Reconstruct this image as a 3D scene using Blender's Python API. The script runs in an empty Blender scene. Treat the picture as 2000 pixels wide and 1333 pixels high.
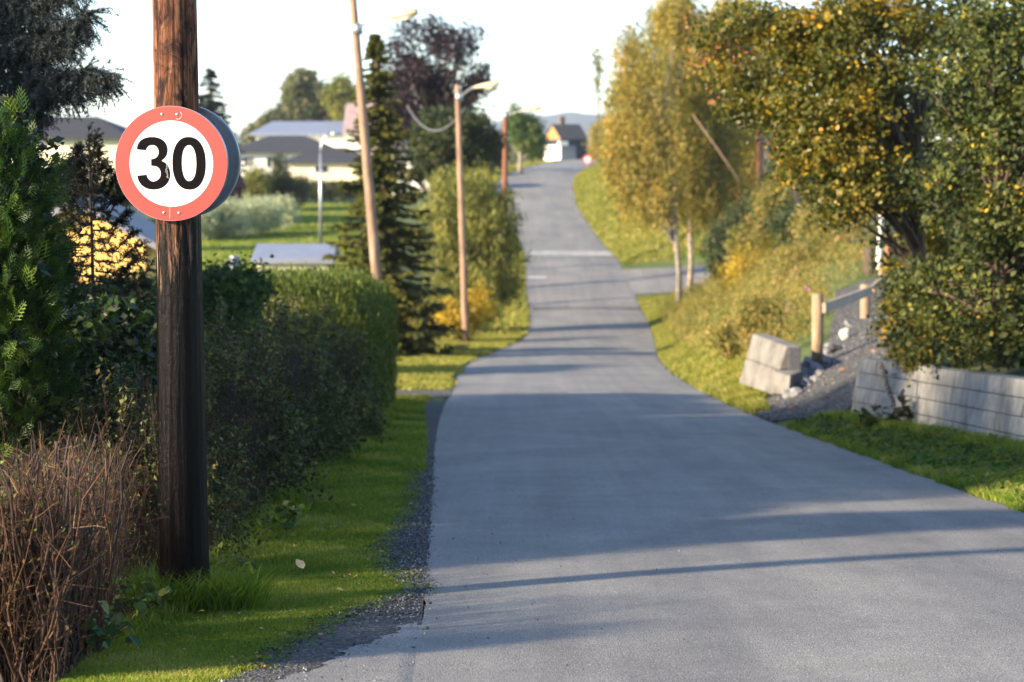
import bpy, bmesh, math
import numpy as np
from mathutils import Vector, Matrix
from mathutils.geometry import tessellate_polygon
R = math.radians
rng = np.random.default_rng(7)
# ---------------------------------------------------------------- camera, sky, sun, exposure
sc = bpy.context.scene
F = 4237.0; EYE = 1.65; PITCH = math.atan(376.5 / F)
cam_d = bpy.data.cameras.new('camera'); cam = bpy.data.objects.new('camera', cam_d)
sc.collection.objects.link(cam); sc.camera = cam
cam.location = (0, 0, EYE); cam.rotation_euler = (math.pi / 2 - PITCH, 0, 0)
cam_d.sensor_width = 36; cam_d.lens = F / 2000 * 36
cam_d.clip_start = 0.1; cam_d.clip_end = 8000
cam_d.dof.use_dof = True; cam_d.dof.focus_distance = 11.5; cam_d.dof.aperture_fstop = 2.9
SUN_EL = 19.0; SUN_AZ = 27.0                                   # azimuth: degrees behind a ray from the left
sd = Vector((-math.cos(R(SUN_AZ)) * math.cos(R(SUN_EL)), -math.sin(R(SUN_AZ)) * math.cos(R(SUN_EL)), math.sin(R(SUN_EL))))
w = bpy.data.worlds.new("World"); sc.world = w; w.use_nodes = True
wn = w.node_tree; bg = wn.nodes['Background']
sky = wn.nodes.new('ShaderNodeTexSky'); sky.sky_type = 'NISHITA'; sky.sun_disc = False
sky.sun_elevation = R(SUN_EL); sky.sun_rotation = math.atan2(sd.x, sd.y)
sky.air_density = 0.7; sky.dust_density = 0.3; sky.ozone_density = 1.0
wn.links.new(sky.outputs[0], bg.inputs[0]); bg.inputs[1].default_value = 0.13
sl = bpy.data.lights.new('sun', 'SUN'); sl.energy = 4.9; sl.angle = R(2.0); sl.color = (1.0, 0.82, 0.58)
so = bpy.data.objects.new('sun', sl); sc.collection.objects.link(so)
so.rotation_euler = (-sd).to_track_quat('-Z', 'Y').to_euler()
sc.view_settings.view_transform = 'Standard'; sc.view_settings.look = 'None'
sc.view_settings.exposure = 1.65; sc.view_settings.gamma = 1.0
sc.cycles.max_bounces = 6; sc.cycles.transparent_max_bounces = 8

# ---------------------------------------------------------------- helpers
def P(px, py, Y):
    a = (px - 1000) / F; b = (666.5 - py) / F
    c, s = math.cos(PITCH), math.sin(PITCH)
    t = Y / (c + b * s)
    return np.array([a * t, Y, EYE + t * (-s + b * c)])
def E(px, py, Y, rxp, ryp, rd):
    p = P(px, py, Y); return (p[0], Y, p[2], rxp * Y / F, rd, ryp * Y / F)
def tag(o, label=None, cat=None, group=None, kind=None):
    if label: o['label'] = label
    if cat: o['category'] = cat
    if group: o['group'] = group
    if kind: o['kind'] = kind
    return o
def empty(name, loc=(0, 0, 0)):
    o = bpy.data.objects.new(name, None); sc.collection.objects.link(o); o.location = loc
    o.empty_display_size = .1
    return o
def put(o, parent):
    sc.collection.objects.link(o)
    if parent is not None:
        o.parent = parent; o.location = -Vector(parent.location)      # meshes are in world coordinates
    return o
def mesh_np(name, V, Fc, mat, parent=None, tint=None, smooth=False, mats=None, midx=None):
    V = np.asarray(V, dtype=np.float32); Fc = np.asarray(Fc, dtype=np.int32)
    me = bpy.data.meshes.new(name); n, k = Fc.shape
    me.vertices.add(len(V)); me.vertices.foreach_set('co', V.ravel())
    me.loops.add(n * k); me.loops.foreach_set('vertex_index', Fc.ravel())
    me.polygons.add(n); me.polygons.foreach_set('loop_start', np.arange(0, n * k, k, dtype=np.int32))
    me.polygons.foreach_set('loop_total', np.full(n, k, dtype=np.int32))
    if smooth: me.polygons.foreach_set('use_smooth', np.ones(n, dtype=bool))
    me.materials.append(mat)
    if tint is not None:
        a = me.attributes.new('tint', 'FLOAT', 'POINT'); a.data.foreach_set('value', np.asarray(tint, dtype=np.float32))
    me.update(); me.validate()
    return put(bpy.data.objects.new(name, me), parent)
class MB:
    def __init__(s): s.v = []; s.f = []
    def add(s, vs, fs):
        n = len(s.v); s.v += [tuple(map(float, v)) for v in vs]; s.f += [tuple(i + n for i in f) for f in fs]; return s
    def box(s, c, h, rz=0, M=None):
        vs = []
        for dx, dy, dz in ((-1,-1,-1),(1,-1,-1),(1,1,-1),(-1,1,-1),(-1,-1,1),(1,-1,1),(1,1,1),(-1,1,1)):
            x, y, z = dx*h[0], dy*h[1], dz*h[2]
            X = x*math.cos(rz) - y*math.sin(rz); Y = x*math.sin(rz) + y*math.cos(rz)
            vs.append((c[0]+X, c[1]+Y, c[2]+z))
        return s.add(vs, [(0,3,2,1),(4,5,6,7),(0,1,5,4),(1,2,6,5),(2,3,7,6),(3,0,4,7)])
    def hexa(s, b, t): return s.add(list(b) + list(t), [(0,3,2,1),(4,5,6,7),(0,1,5,4),(1,2,6,5),(2,3,7,6),(3,0,4,7)])
    def tube(s, pts, rad, n=10, cap=True):
        pts = [Vector(p) for p in pts]; rings = []
        for i, p in enumerate(pts):
            d = (pts[min(i+1, len(pts)-1)] - pts[max(i-1, 0)]).normalized()
            u = d.cross(Vector((0, 0, 1)) if abs(d.z) < .9 else Vector((1, 0, 0))).normalized(); v = d.cross(u)
            r = rad[i] if hasattr(rad, '__len__') else rad
            rings.append([p + u*math.cos(2*math.pi*k/n)*r + v*math.sin(2*math.pi*k/n)*r for k in range(n)])
        vs = [q for r_ in rings for q in r_]; fs = []
        for i in range(len(pts)-1):
            for k in range(n): fs.append((i*n+k, i*n+(k+1) % n, (i+1)*n+(k+1) % n, (i+1)*n+k))
        if cap: fs += [tuple(range(n))[::-1], tuple((len(pts)-1)*n+k for k in range(n))]
        return s.add(vs, fs)
    def build(s, name, mat, parent=None, smooth=False, bevel=0):
        me = bpy.data.meshes.new(name); me.from_pydata(s.v, [], s.f); me.materials.append(mat)
        if smooth:
            for p in me.polygons: p.use_smooth = True
        bm = bmesh.new(); bm.from_mesh(me)
        bmesh.ops.recalc_face_normals(bm, faces=bm.faces)
        if bevel: bmesh.ops.bevel(bm, geom=bm.edges[:], offset=bevel, segments=2, affect='EDGES', profile=.6)
        bm.to_mesh(me); bm.free()
        return put(bpy.data.objects.new(name, me), parent)

# ---------------------------------------------------------------- materials
def newmat(name):
    m = bpy.data.materials.new(name); m.use_nodes = True
    return m, m.node_tree, m.node_tree.nodes['Principled BSDF']
def N(nt, t, **kw):
    n = nt.nodes.new(t)
    for k, v in kw.items():
        if k in n.inputs: n.inputs[k].default_value = v
        else: setattr(n, k, v)
    return n
def ramp(nt, src, stops):
    r = nt.nodes.new('ShaderNodeValToRGB'); e = r.color_ramp.elements
    while len(e) > 1: e.remove(e[0])
    e[0].position = stops[0][0]; e[0].color = (*stops[0][1], 1)
    for p, c in stops[1:]:
        q = e.new(p); q.color = (*c, 1)
    if src is not None: nt.links.new(src, r.inputs[0])
    return r
def coords(nt, scale=(1, 1, 1)):
    g = nt.nodes.new('ShaderNodeTexCoord'); m = nt.nodes.new('ShaderNodeMapping')
    m.inputs['Scale'].default_value = scale; nt.links.new(g.outputs['Object'], m.inputs[0]); return m.outputs[0]
def noise(nt, co, scale, detail=6, rough=.6, dist=0):
    n = N(nt, 'ShaderNodeTexNoise'); n.inputs['Scale'].default_value = scale; n.inputs['Detail'].default_value = detail
    n.inputs['Roughness'].default_value = rough; n.inputs['Distortion'].default_value = dist
    nt.links.new(co, n.inputs['Vector']); return n.outputs['Fac']
def mixc(nt, f, a, b, mode='MIX'):
    m = nt.nodes.new('ShaderNodeMix'); m.data_type = 'RGBA'; m.blend_type = mode
    for i, v in ((0, f), (6, a), (7, b)):
        if isinstance(v, (int, float)): m.inputs[i].default_value = v
        elif isinstance(v, tuple): m.inputs[i].default_value = (*v, 1)
        else: nt.links.new(v, m.inputs[i])
    return m.outputs[2]
def bump(nt, p, h, strength=.4, dist=.02, prev=None):
    b = nt.nodes.new('ShaderNodeBump'); b.inputs['Strength'].default_value = strength; b.inputs['Distance'].default_value = dist
    nt.links.new(h, b.inputs['Height'])
    if prev is not None: nt.links.new(prev, b.inputs['Normal'])
    nt.links.new(b.outputs[0], p.inputs['Normal']); return b.outputs[0]
def m_plain(name, c, rough=.6, metal=0, var=.25, scale=6, bmp=.15):
    m, nt, p = newmat(name); co = coords(nt)
    n = noise(nt, co, scale, 6)
    r = ramp(nt, n, [(.25, tuple(x*(1-var) for x in c)), (.75, tuple(min(1, x*(1+var)) for x in c))])
    nt.links.new(r.outputs[0], p.inputs['Base Color']); p.inputs['Roughness'].default_value = rough; p.inputs['Metallic'].default_value = metal
    if bmp: bump(nt, p, noise(nt, co, scale*8, 4), bmp, .01)
    return m
def m_leaf(name, stops, trans=.35, rough=.55, spec=.35):
    m, nt, p = newmat(name); a = nt.nodes.new('ShaderNodeAttribute'); a.attribute_name = 'tint'
    r = ramp(nt, a.outputs['Fac'], stops); nt.links.new(r.outputs[0], p.inputs['Base Color'])
    p.inputs['Roughness'].default_value = rough; p.inputs['Specular IOR Level'].default_value = spec
    t = nt.nodes.new('ShaderNodeBsdfTranslucent'); mx = nt.nodes.new('ShaderNodeMixShader'); mx.inputs[0].default_value = trans
    h = nt.nodes.new('ShaderNodeHueSaturation'); h.inputs['Saturation'].default_value = 1.15; h.inputs['Value'].default_value = 1.3
    nt.links.new(r.outputs[0], h.inputs['Color']); nt.links.new(h.outputs[0], t.inputs[0])
    nt.links.new(p.outputs[0], mx.inputs[1]); nt.links.new(t.outputs[0], mx.inputs[2])
    nt.links.new(mx.outputs[0], nt.nodes['Material Output'].inputs[0]); return m
def m_bark(name, a, b, rough=.85, sc_=(18, 18, 2.5)):
    m, nt, p = newmat(name); co = coords(nt, sc_); n = noise(nt, co, 1.0, 8, .65, .6)
    r = ramp(nt, n, [(.3, a), (.7, b)]); nt.links.new(r.outputs[0], p.inputs['Base Color']); p.inputs['Roughness'].default_value = rough
    bump(nt, p, n, .7, .02); return m

# asphalt
def make_asphalt(name, lo, hi, dark=None):
    m, nt, p = newmat(name); co = coords(nt)
    big = noise(nt, coords(nt, (1.2, .10, 1)), 1.0, 5, .55); mid = noise(nt, co, 2.2, 6, .65)
    fine = noise(nt, co, 160, 3, .7); vor = N(nt, 'ShaderNodeTexVoronoi'); vor.inputs['Scale'].default_value = 95
    nt.links.new(co, vor.inputs['Vector'])
    base = ramp(nt, big, [(.25, lo), (.75, hi)])
    c1 = mixc(nt, .35, base.outputs[0], ramp(nt, mid, [(.3, tuple(x*.75 for x in lo)), (.7, tuple(x*1.15 for x in hi))]).outputs[0])
    sp = ramp(nt, fine, [(.36, (.35, .35, .35)), (.5, (.92, .92, .92)), (.66, (2.2, 2.15, 2.05))])
    sxx = nt.nodes.new('ShaderNodeSeparateXYZ'); nt.links.new(coords(nt), sxx.inputs[0])
    ptc = noise(nt, coords(nt, (.55, .33, 1)), 1.0, 3, .5, .8); c1 = mixc(nt, .55, c1, ramp(nt, ptc, [(.40, (.78, .79, .82)), (.52, (1, 1, 1)), (.62, (1.22, 1.2, 1.16))]).outputs[0], 'MULTIPLY')
    strk = noise(nt, coords(nt, (4.5, .05, 1)), 1.0, 3, .6); c1 = mixc(nt, .5, c1, ramp(nt, strk, [(.35, (.82, .82, .84)), (.65, (1.15, 1.14, 1.12))]).outputs[0], 'MULTIPLY')
    c2 = mixc(nt, .85, c1, sp.outputs[0], 'MULTIPLY')
    vs = ramp(nt, vor.outputs['Color'], [(.0, (.75, .75, .75)), (.8, (1, 1, 1)), (.95, (1.9, 1.9, 1.85))])
    c3 = mixc(nt, .6, c2, vs.outputs[0], 'MULTIPLY')
    crk = noise(nt, coords(nt, (1, .5, 1)), 3.0, 9, .7, 1.0)
    cr = ramp(nt, crk, [(.494, (1, 1, 1)), (.4995, (.45, .45, .45)), (.505, (1, 1, 1))])
    c4 = mixc(nt, .55, c3, cr.outputs[0], 'MULTIPLY')
    nt.links.new(c4, p.inputs['Base Color']); p.inputs['Roughness'].default_value = .72; p.inputs['Specular IOR Level'].default_value = .45
    b = bump(nt, p, fine, .5, .006); bump(nt, p, vor.outputs['Distance'], .45, .006, b)
    return m
M_ASPH = make_asphalt('asphalt', (.170, .166, .160), (.245, .238, .228))
M_ASPH2 = make_asphalt('pale asphalt', (.32, .32, .31), (.40, .39, .375))
M_GRAVEL, nt, p = newmat('gravel'); co = coords(nt)
v = N(nt, 'ShaderNodeTexVoronoi'); v.inputs['Scale'].default_value = 55; nt.links.new(co, v.inputs['Vector'])
r = ramp(nt, v.outputs['Color'], [(.1, (.018, .019, .024)), (.6, (.055, .057, .066)), (.9, (.20, .20, .21))])
nt.links.new(mixc(nt, .4, r.outputs[0], ramp(nt, noise(nt, co, 3, 6), [(.3, (.04, .038, .035)), (.7, (.14, .135, .125))]).outputs[0]), p.inputs['Base Color'])
p.inputs['Roughness'].default_value = .9; bump(nt, p, v.outputs['Distance'], 1.0, .02)
M_SOIL, nt, p = newmat('soil and grass'); co = coords(nt)
n1 = noise(nt, co, .8, 8, .6); n2 = noise(nt, co, 30, 5, .7)
r = ramp(nt, n1, [(.3, (.05, .085, .014)), (.5, (.085, .125, .022)), (.72, (.15, .14, .04))])
nt.links.new(mixc(nt, .8, r.outputs[0], ramp(nt, n2, [(.3, (.45, .45, .45)), (.7, (1.35, 1.35, 1.3))]).outputs[0], 'MULTIPLY'), p.inputs['Base Color'])
p.inputs['Roughness'].default_value = .95; bump(nt, p, n2, .8, .04)
M_LAWN = m_leaf('lawn grass', [(0, (.06, .12, .014)), (.38, (.16, .23, .028)), (.72, (.31, .34, .055)), (1, (.56, .45, .18))], .45)
M_VERGE = m_leaf('verge grass', [(0, (.09, .13, .02)), (.4, (.22, .24, .04)), (.75, (.40, .34, .09)), (1, (.58, .43, .18))], .45)
M_FIELD = m_plain('lawn field', (.07, .14, .018), .95, 0, .35, .5, .5)
M_STONE = m_plain('stone chips', (.13, .13, .14), .85, 0, .7, 40, .3)
M_CONC, nt, p = newmat('split face concrete'); co = coords(nt, (3, 3, .35)); n = noise(nt, co, 4, 8, .7)
co2 = coords(nt); r = ramp(nt, n, [(.3, (.17, .168, .16)), (.5, (.28, .275, .265)), (.75, (.40, .39, .375))])
st_c = ramp(nt, noise(nt, coords(nt, (1, 1, .6)), 2.2, 8, .7, .8), [(.35, (.55, .54, .50)), (.5, (.92, .92, .9)), (.7, (1.12, 1.12, 1.12))]); mo_ = ramp(nt, noise(nt, coords(nt), 5, 7, .75), [(.56, (1, 1, 1)), (.66, (.62, .70, .48))])
nt.links.new(mixc(nt, .7, mixc(nt, 1.0, r.outputs[0], st_c.outputs[0], 'MULTIPLY'), mo_.outputs[0], 'MULTIPLY'), p.inputs['Base Color']); p.inputs['Roughness'].default_value = .9
b_ = bump(nt, p, noise(nt, coords(nt, (14, 14, .8)), 3, 4), .7, .03); bump(nt, p, noise(nt, co2, 60, 5), .5, .01, b_)
M_GALV = m_plain('galvanised metal', (.42, .44, .47), .38, .7, .2, 5, .05)
M_ZINC = m_plain('zinc', (.32, .34, .37), .35, .8, .15, 9, .05)
M_WOODPOST = m_bark('weathered post wood', (.16, .11, .065), (.42, .30, .19))
M_POLE2 = m_bark('light brown pole wood', (.14, .085, .055), (.40, .26, .175), .85, (9, 9, 1.6))  # plain brown wood tone of the two nearer lamp poles
M_POLE4 = m_bark('red brown pole wood', (.14, .05, .03), (.26, .10, .055), .8, (9, 9, 1.2))
M_BARK = m_bark('bark', (.045, .03, .02), (.13, .09, .06))
M_BARK_RED = m_bark('reddish bark', (.18, .07, .04), (.38, .17, .09))
M_BIRCH = m_bark('birch bark', (.10, .075, .055), (.42, .36, .29), .8, (5, 5, 9))
M_TWIG, nt, p = newmat('hedge twigs'); a = nt.nodes.new('ShaderNodeAttribute'); a.attribute_name = 'tint'
r = ramp(nt, a.outputs['Fac'], [(0, (.012, .006, .004)), (.5, (.050, .020, .010)), (.82, (.16, .070, .028)), (1, (.42, .26, .10))])
nt.links.new(r.outputs[0], p.inputs['Base Color']); p.inputs['Roughness'].default_value = .7

# ---------------------------------------------------------------- terrain
def hermite(xs, ys):
    xs = np.array(xs, float); ys = np.array(ys, float); d = np.diff(ys) / np.diff(xs); m = np.zeros(len(xs)); m[0] = d[0]; m[-1] = d[-1]
    for i in range(1, len(xs) - 1): m[i] = 0 if d[i-1]*d[i] <= 0 else 2*d[i-1]*d[i]/(d[i-1]+d[i])
    def f(x):
        x = np.asarray(x, float); i = np.clip(np.searchsorted(xs, x) - 1, 0, len(xs) - 2); h = xs[i+1]-xs[i]; t = (x-xs[i])/h
        r_ = (2*t**3-3*t**2+1)*ys[i] + (t**3-2*t**2+t)*h*m[i] + (-2*t**3+3*t**2)*ys[i+1] + (t**3-t**2)*h*m[i+1]
        r_ = np.where(x < xs[0], ys[0] + m[0]*(x-xs[0]), r_); return np.where(x > xs[-1], ys[-1], r_)
    return f
def row_z(Y, y): return EYE - (y - 290) / F * Y
zr = hermite([-30, 0, 10, 22, 38, 54, 66, 78, 90, 99, 110, 120, 130, 140, 150, 165, 180, 195, 215, 260, 400, 4000],
             [2.16, 0, -.72, -1.59, -2.73, row_z(54, 708), row_z(66, 683), row_z(78, 655), row_z(90, 612), row_z(99, 566), row_z(110, 511), row_z(120, 477),
              row_z(130, 438), row_z(140, 400), row_z(150, 366), row_z(165, 341), row_z(180, 327), row_z(195, 318), .55, .4, -1, -8])
def edge(t): return hermite([a for a, b in t], [b for a, b in t])
xl = edge([(-30, .56), (0, -.19), (10, -.45), (36, -1.12), (46, -1.16), (54, -1.02), (62, -.62), (72, .1), (80, .62), (90, .75), (99, .66), (110, .7), (120, .5), (130, -.1), (140, -.6),
           (150, -1.2), (165, -.35), (180, 1.27), (195, 3.4), (215, 7), (260, 20), (400, 70), (4000, 300)])
xr = edge([(-30, 5.26), (0, 4.5), (10, 4.25), (36, 3.56), (46, 3.5), (54, 3.72), (62, 4.15), (72, 4.75), (80, 5.15), (90, 5.45), (99, 5.52), (110, 5.4), (120, 5.05), (130, 4.6), (140, 4.15),
           (150, 4.2), (165, 5.06), (180, 6.2), (195, 7.5), (215, 11), (260, 24), (400, 74), (4000, 304)])
zl = hermite([-30, 0, 10, 20, 30, 45, 60, 80, 100, 130, 150, 190, 250, 400, 4000], [1.5, -.3, -1.0, -1.9, -2.7, -3.5, -3.9, -3.6, -3.2, -2.6, -2.1, -1.3, -.6, -1, -8])
DG = np.array([0, .1, .2, .3, .4, .5, .6, .7, .8, .9, 1.0, 1.1, 1.2, 1.3, 1.4, 1.5, 1.6, 1.7, 1.8, 1.9, 2.0, 2.2, 2.5, 3, 3.5, 4, 4.5, 5, 5.5, 6, 7, 8, 10, 12, 16, 20, 30, 60, 150, 500, 2500])
RP = {-30: [(0, 0), (1.7, .1), (2, .7), (4, 1), (20, 2)], 18: [(0, 0), (1.75, .12), (2.05, .75), (4, 1.1), (20, 2.2)],
      22.5: [(0, 0), (1.35, .12), (1.65, .75), (4, 1.2), (20, 2.5)], 28.6: [(0, 0), (.8, .18), (1.1, .8), (4, 1.2), (20, 3)],
      29.9: [(0, 0), (.8, .12), (1.3, .40), (4, 1.1), (20, 3)], 36: [(0, 0), (1.0, .3), (1.6, .65), (3, 1.15), (6, 1.6), (20, 3)],
      42: [(0, 0), (.5, .1), (1.5, .7), (3, 1.35), (6, 1.9), (20, 3.5)], 48: [(0, 0), (.4, .1), (2, 1.3), (4, 2.3), (20, 4)],
      60: [(0, 0), (.5, .15), (3, 2.3), (5, 3.0), (20, 5)], 78: [(0, 0), (.5, .15), (3, 2.1), (6, 3.5), (20, 6)],
      88: [(0, 0), (.5, .1), (3, 1.3), (6, 2.4), (20, 4.5)], 96: [(0, 0), (3, .15), (12, 1.0), (20, 2)], 107: [(0, 0), (3, .15), (12, 1.0), (20, 2)],
      111: [(0, 0), (.5, .2), (3, 1.1), (8, 3), (20, 4)], 130: [(0, 0), (3, 1.6), (8, 3.2), (20, 5)], 150: [(0, 0), (3, 1.5), (8, 2.4), (20, 3)],
      175: [(0, 0), (3, .7), (8, 1), (20, 1)], 260: [(0, 0), (20, 0)], 4000: [(0, 0), (20, 0)]}
def dstep(y): return np.interp(y, [18, 20, 22.6, 25.8, 29], [1.85, 1.72, 1.55, 1.27, .93])
for y_ in (18, 22.5, 28.6): RP.pop(y_)
for y_ in np.arange(17.5, 29.3, .5):
    q_ = float(dstep(y_)); RP[float(y_)] = [(0, 0), (q_*.5, .08), (q_, .14), (q_+.3, .78), (4, 1.2), (20, 2.6)]
RY = np.array(sorted(RP)); RT = np.array([[np.interp(d, [q[0] for q in RP[y]], [q[1] for q in RP[y]]) for d in DG] for y in RY])
def height(X, Y):
    X = np.asarray(X, float); Y = np.asarray(Y, float); X, Y = np.broadcast_arrays(X, Y)
    z0 = zr(Y); L = xl(Y); Rr = xr(Y)
    dl = L - X; wl = np.interp(dl, [0, 1.6, 3, 8, 3000], [0, 0, .3, 1, 1]); zL = z0 + wl * (zl(Y) - z0)
    dr = np.clip(X - Rr, 0, 2499)
    i = np.clip(np.searchsorted(RY, Y, side='right') - 1, 0, len(RY) - 2); t = np.clip((Y - RY[i]) / (RY[i+1] - RY[i]), 0, 1)
    j = np.clip(np.searchsorted(DG, dr, side='right') - 1, 0, len(DG) - 2); s = (dr - DG[j]) / (DG[j+1] - DG[j])
    a = RT[i, j]*(1-s) + RT[i, j+1]*s; b = RT[i+1, j]*(1-s) + RT[i+1, j+1]*s
    zR = z0 + a*(1-t) + b*t
    return np.where(dl > 0, zL, np.where(X > Rr, zR, z0))
def H(x, y): return float(height(x, y))
def grid_mesh(name, X, Y, Z, mat, parent=None):
    n, k = X.shape; V = np.stack([X, Y, Z], -1).reshape(-1, 3); i = np.arange(n-1)[:, None]*k + np.arange(k-1)[None]
    Fq = np.stack([i, i+1, i+k+1, i+k], -1).reshape(-1, 4); return mesh_np(name, V, Fq, mat, parent, smooth=True)
rows = np.unique(np.concatenate([np.arange(-30, 0, 3.), np.arange(0, 60, .25), np.arange(60, 220, 1.), np.arange(220, 420, 8.), np.geomspace(420, 3800, 24)]))
L_, R_ = xl(rows)[:, None], xr(rows)[:, None]; DL = DG[::-1][None]
Xg = np.concatenate([L_ - DL, L_ + (R_ - L_) * np.linspace(0, 1, 8)[None, 1:-1], R_ + DG[None]], 1); Yg = np.repeat(rows[:, None], Xg.shape[1], 1)
Zg = height(Xg, Yg) - .03 * ((Xg >= L_ - 1e-6) & (Xg <= R_ + 1e-6))
tag(grid_mesh('ground', Xg, Yg, Zg, M_SOIL), kind='structure')
rr = rows[rows <= 230]; uu = np.linspace(0, 1, 9)[None]; Lr, Rr_ = xl(rr)[:, None], xr(rr)[:, None]
wob = lambda y, k, a: a * (np.sin(y*1.7*k + k) + .6*np.sin(y*4.3*k + 2*k) + .4*np.sin(y*9.1 + k))
Lr = Lr + wob(rr, 1.0, .015)[:, None]; Rr_ = Rr_ + wob(rr, 1.3, .02)[:, None]
Xr = Lr + (Rr_ - Lr) * uu; crown_ = .03 * (1 - (2*uu - 1)**2)
Yr = np.repeat(rr[:, None], 9, 1)
tag(grid_mesh('road', Xr, Yr, zr(Yr) + .004 + crown_, M_ASPH), kind='structure')
def sheet(name, x0, x1, y0, y1, off, mat, ny=200, nx=12, offf=None):
    ys = np.linspace(y0, y1, ny)[:, None]; u = np.linspace(0, 1, nx)[None]; a = x0(ys); b = x1(ys); X = a + (b - a)*u; Y = np.repeat(ys, nx, 1)
    return grid_mesh(name, X, Y, height(X, Y) + (offf(X, Y) if offf else off), mat)
# gravel shoulder: outer boundary follows the photograph's grass edge
gout = edge([(5, -2.2), (8, -1.7), (9.4, -1.25), (10.2, -1.12), (11.5, -.86), (12.3, -.60), (13.2, -.78), (14.5, -.92), (17, -.86), (21, -1.0), (26, -1.18), (33, -1.5), (35.5, -1.6), (36.4, -2.6)])
jag = lambda y: .035*np.sin(y*7.3) + .03*np.sin(y*17.1+1) + .02*np.sin(y*39+2) + .015*np.sin(y*71)
tag(sheet('gravel_shoulder', lambda y: gout(y) + jag(y), lambda y: xl(y) + .01, 3, 36.4, .006, M_GRAVEL, 1400, 10, lambda X, Y: .006 - .03*(Y < 11.2)*(X > np.interp(Y, [4, 8, 9.4, 10.6, 11.3], [-2.0, -1.5, -.95, -.62, -.40]) + .05)), kind='structure')
tag(sheet('road_apron', lambda y: np.interp(y, [4, 8, 9.4, 10.6, 11.3], [-2.0, -1.5, -.95, -.62, -.40]) + jag(y)*.6, lambda y: xl(y) + .16, 4, 11.3, .012, M_ASPH, 300, 24, lambda X, Y: np.interp(X - xl(Y), [-.06, 0, .15], [.012, .0045, -.02])), kind='structure')
tag(sheet('driveway', lambda y: xl(y) - 2.6, lambda y: xl(y) + .03, 37.9, 40.6, .012, M_GRAVEL, 40, 40), kind='structure')
tag(sheet('side_road', lambda y: xr(y) - .05, lambda y: xr(y) + 16, 97.2, 106.5, .02, M_ASPH, 30, 60), kind='structure')
tag(sheet('pale_road_strip', lambda y: xl(y) + .02, lambda y: xr(y) - .02, 112.6, 115.6, .05, M_ASPH2, 12, 9), kind='structure')
tag(sheet('painted_shadow_bar', lambda y: xl(y) + .05, lambda y: xr(y) - .05, 91.5, 92.6, .044, make_asphalt('painted shadow asphalt', (.10, .10, .11), (.14, .14, .15)), 6, 9), kind='structure')  # cast shadow across the dip, painted as a bar of darker asphalt
# ramp
RPTS = np.array([(2.9, 30.6), (4.1, 32.2), (5.6, 34.6), (6.5, 37.5), (7.1, 41), (7.9, 46)]); tt = np.arange(6.)
fx, fy = hermite(tt, RPTS[:, 0]), hermite(tt, RPTS[:, 1]); ts = np.linspace(.15, 5, 160); cx, cy = fx(ts), fy(ts)
dx, dy = np.gradient(cx), np.gradient(cy); ln = np.hypot(dx, dy); nx_, ny_ = dy/ln, -dx/ln; hw = np.interp(ts, [0, 1, 2, 3, 5], [2.9, 2.1, 1.25, 1.1, 1.0])
u = np.linspace(-1, 1, 30)[None]; Xp = cx[:, None] + nx_[:, None]*u*hw[:, None]; Yp = cy[:, None] + ny_[:, None]*u*hw[:, None]
Xp = np.maximum(Xp, xr(Yp) + .02 + .05*np.sin(Yp*9))
tag(grid_mesh('gravel_ramp', Xp, Yp, height(Xp, Yp) + .02, M_GRAVEL), kind='structure')

# ---------------------------------------------------------------- numpy scatter
def rot_from(normal, roll):
    n = normal / np.linalg.norm(normal, axis=1, keepdims=True)
    a = np.where(np.abs(n[:, 2:3]) > .9, np.array([[1., 0, 0]]), np.array([[0, 0, 1.]])); x = np.cross(a, n); x /= np.linalg.norm(x, axis=1, keepdims=True)
    y = np.cross(n, x); c, s = np.cos(roll)[:, None], np.sin(roll)[:, None]
    return np.stack([x*c + y*s, -x*s + y*c, n], -1)                    # columns: local x, y, z
def frames(ydir, up=None):                                              # local y along ydir
    y = ydir / np.linalg.norm(ydir, axis=1, keepdims=True); r_ = rng.normal(size=y.shape) if up is None else up
    x = np.cross(y, r_); x /= np.linalg.norm(x, axis=1, keepdims=True) + 1e-9; return np.stack([x, y, np.cross(x, y)], -1)
def scat(tv, tf, pos, rot, scale, tint):
    tv = np.asarray(tv, float); tf = np.asarray(tf); m = len(pos); n = len(tv)
    sc_ = np.asarray(scale, float); sc_ = sc_[:, None, None] if sc_.ndim == 1 else sc_[:, None, :]
    V = np.einsum('mij,mnj->mni', rot, tv[None]*sc_) + pos[:, None]
    Ff = tf[None] + (np.arange(m)*n)[:, None, None]
    return V.reshape(-1, 3), Ff.reshape(-1, tf.shape[1]), np.repeat(tint, n)
LEAF2 = (np.array([(0, 0, 0), (.32, .45, .10), (0, 1, 0), (-.32, .45, .10)]), np.array([(0, 1, 2), (0, 2, 3)]))
LEAF6 = (np.array([(0, 0, 0), (.30, .22, .07), (.34, .55, .06), (0, 1, -.10), (-.34, .55, .06), (-.30, .22, .07), (0, .5, -.02)]),
         np.array([(0, 1, 6), (1, 2, 6), (2, 3, 6), (3, 4, 6), (4, 5, 6), (5, 0, 6)]))
NARROW = (np.array([(0, 0, 0), (.12, .4, .03), (0, 1, 0), (-.12, .4, .03)]), np.array([(0, 1, 2), (0, 2, 3)]))
NEEDLE = (np.array([(-.045, 0, 0), (.045, 0, 0), (0, 1, 0)]), np.array([(0, 1, 2)]))
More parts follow.
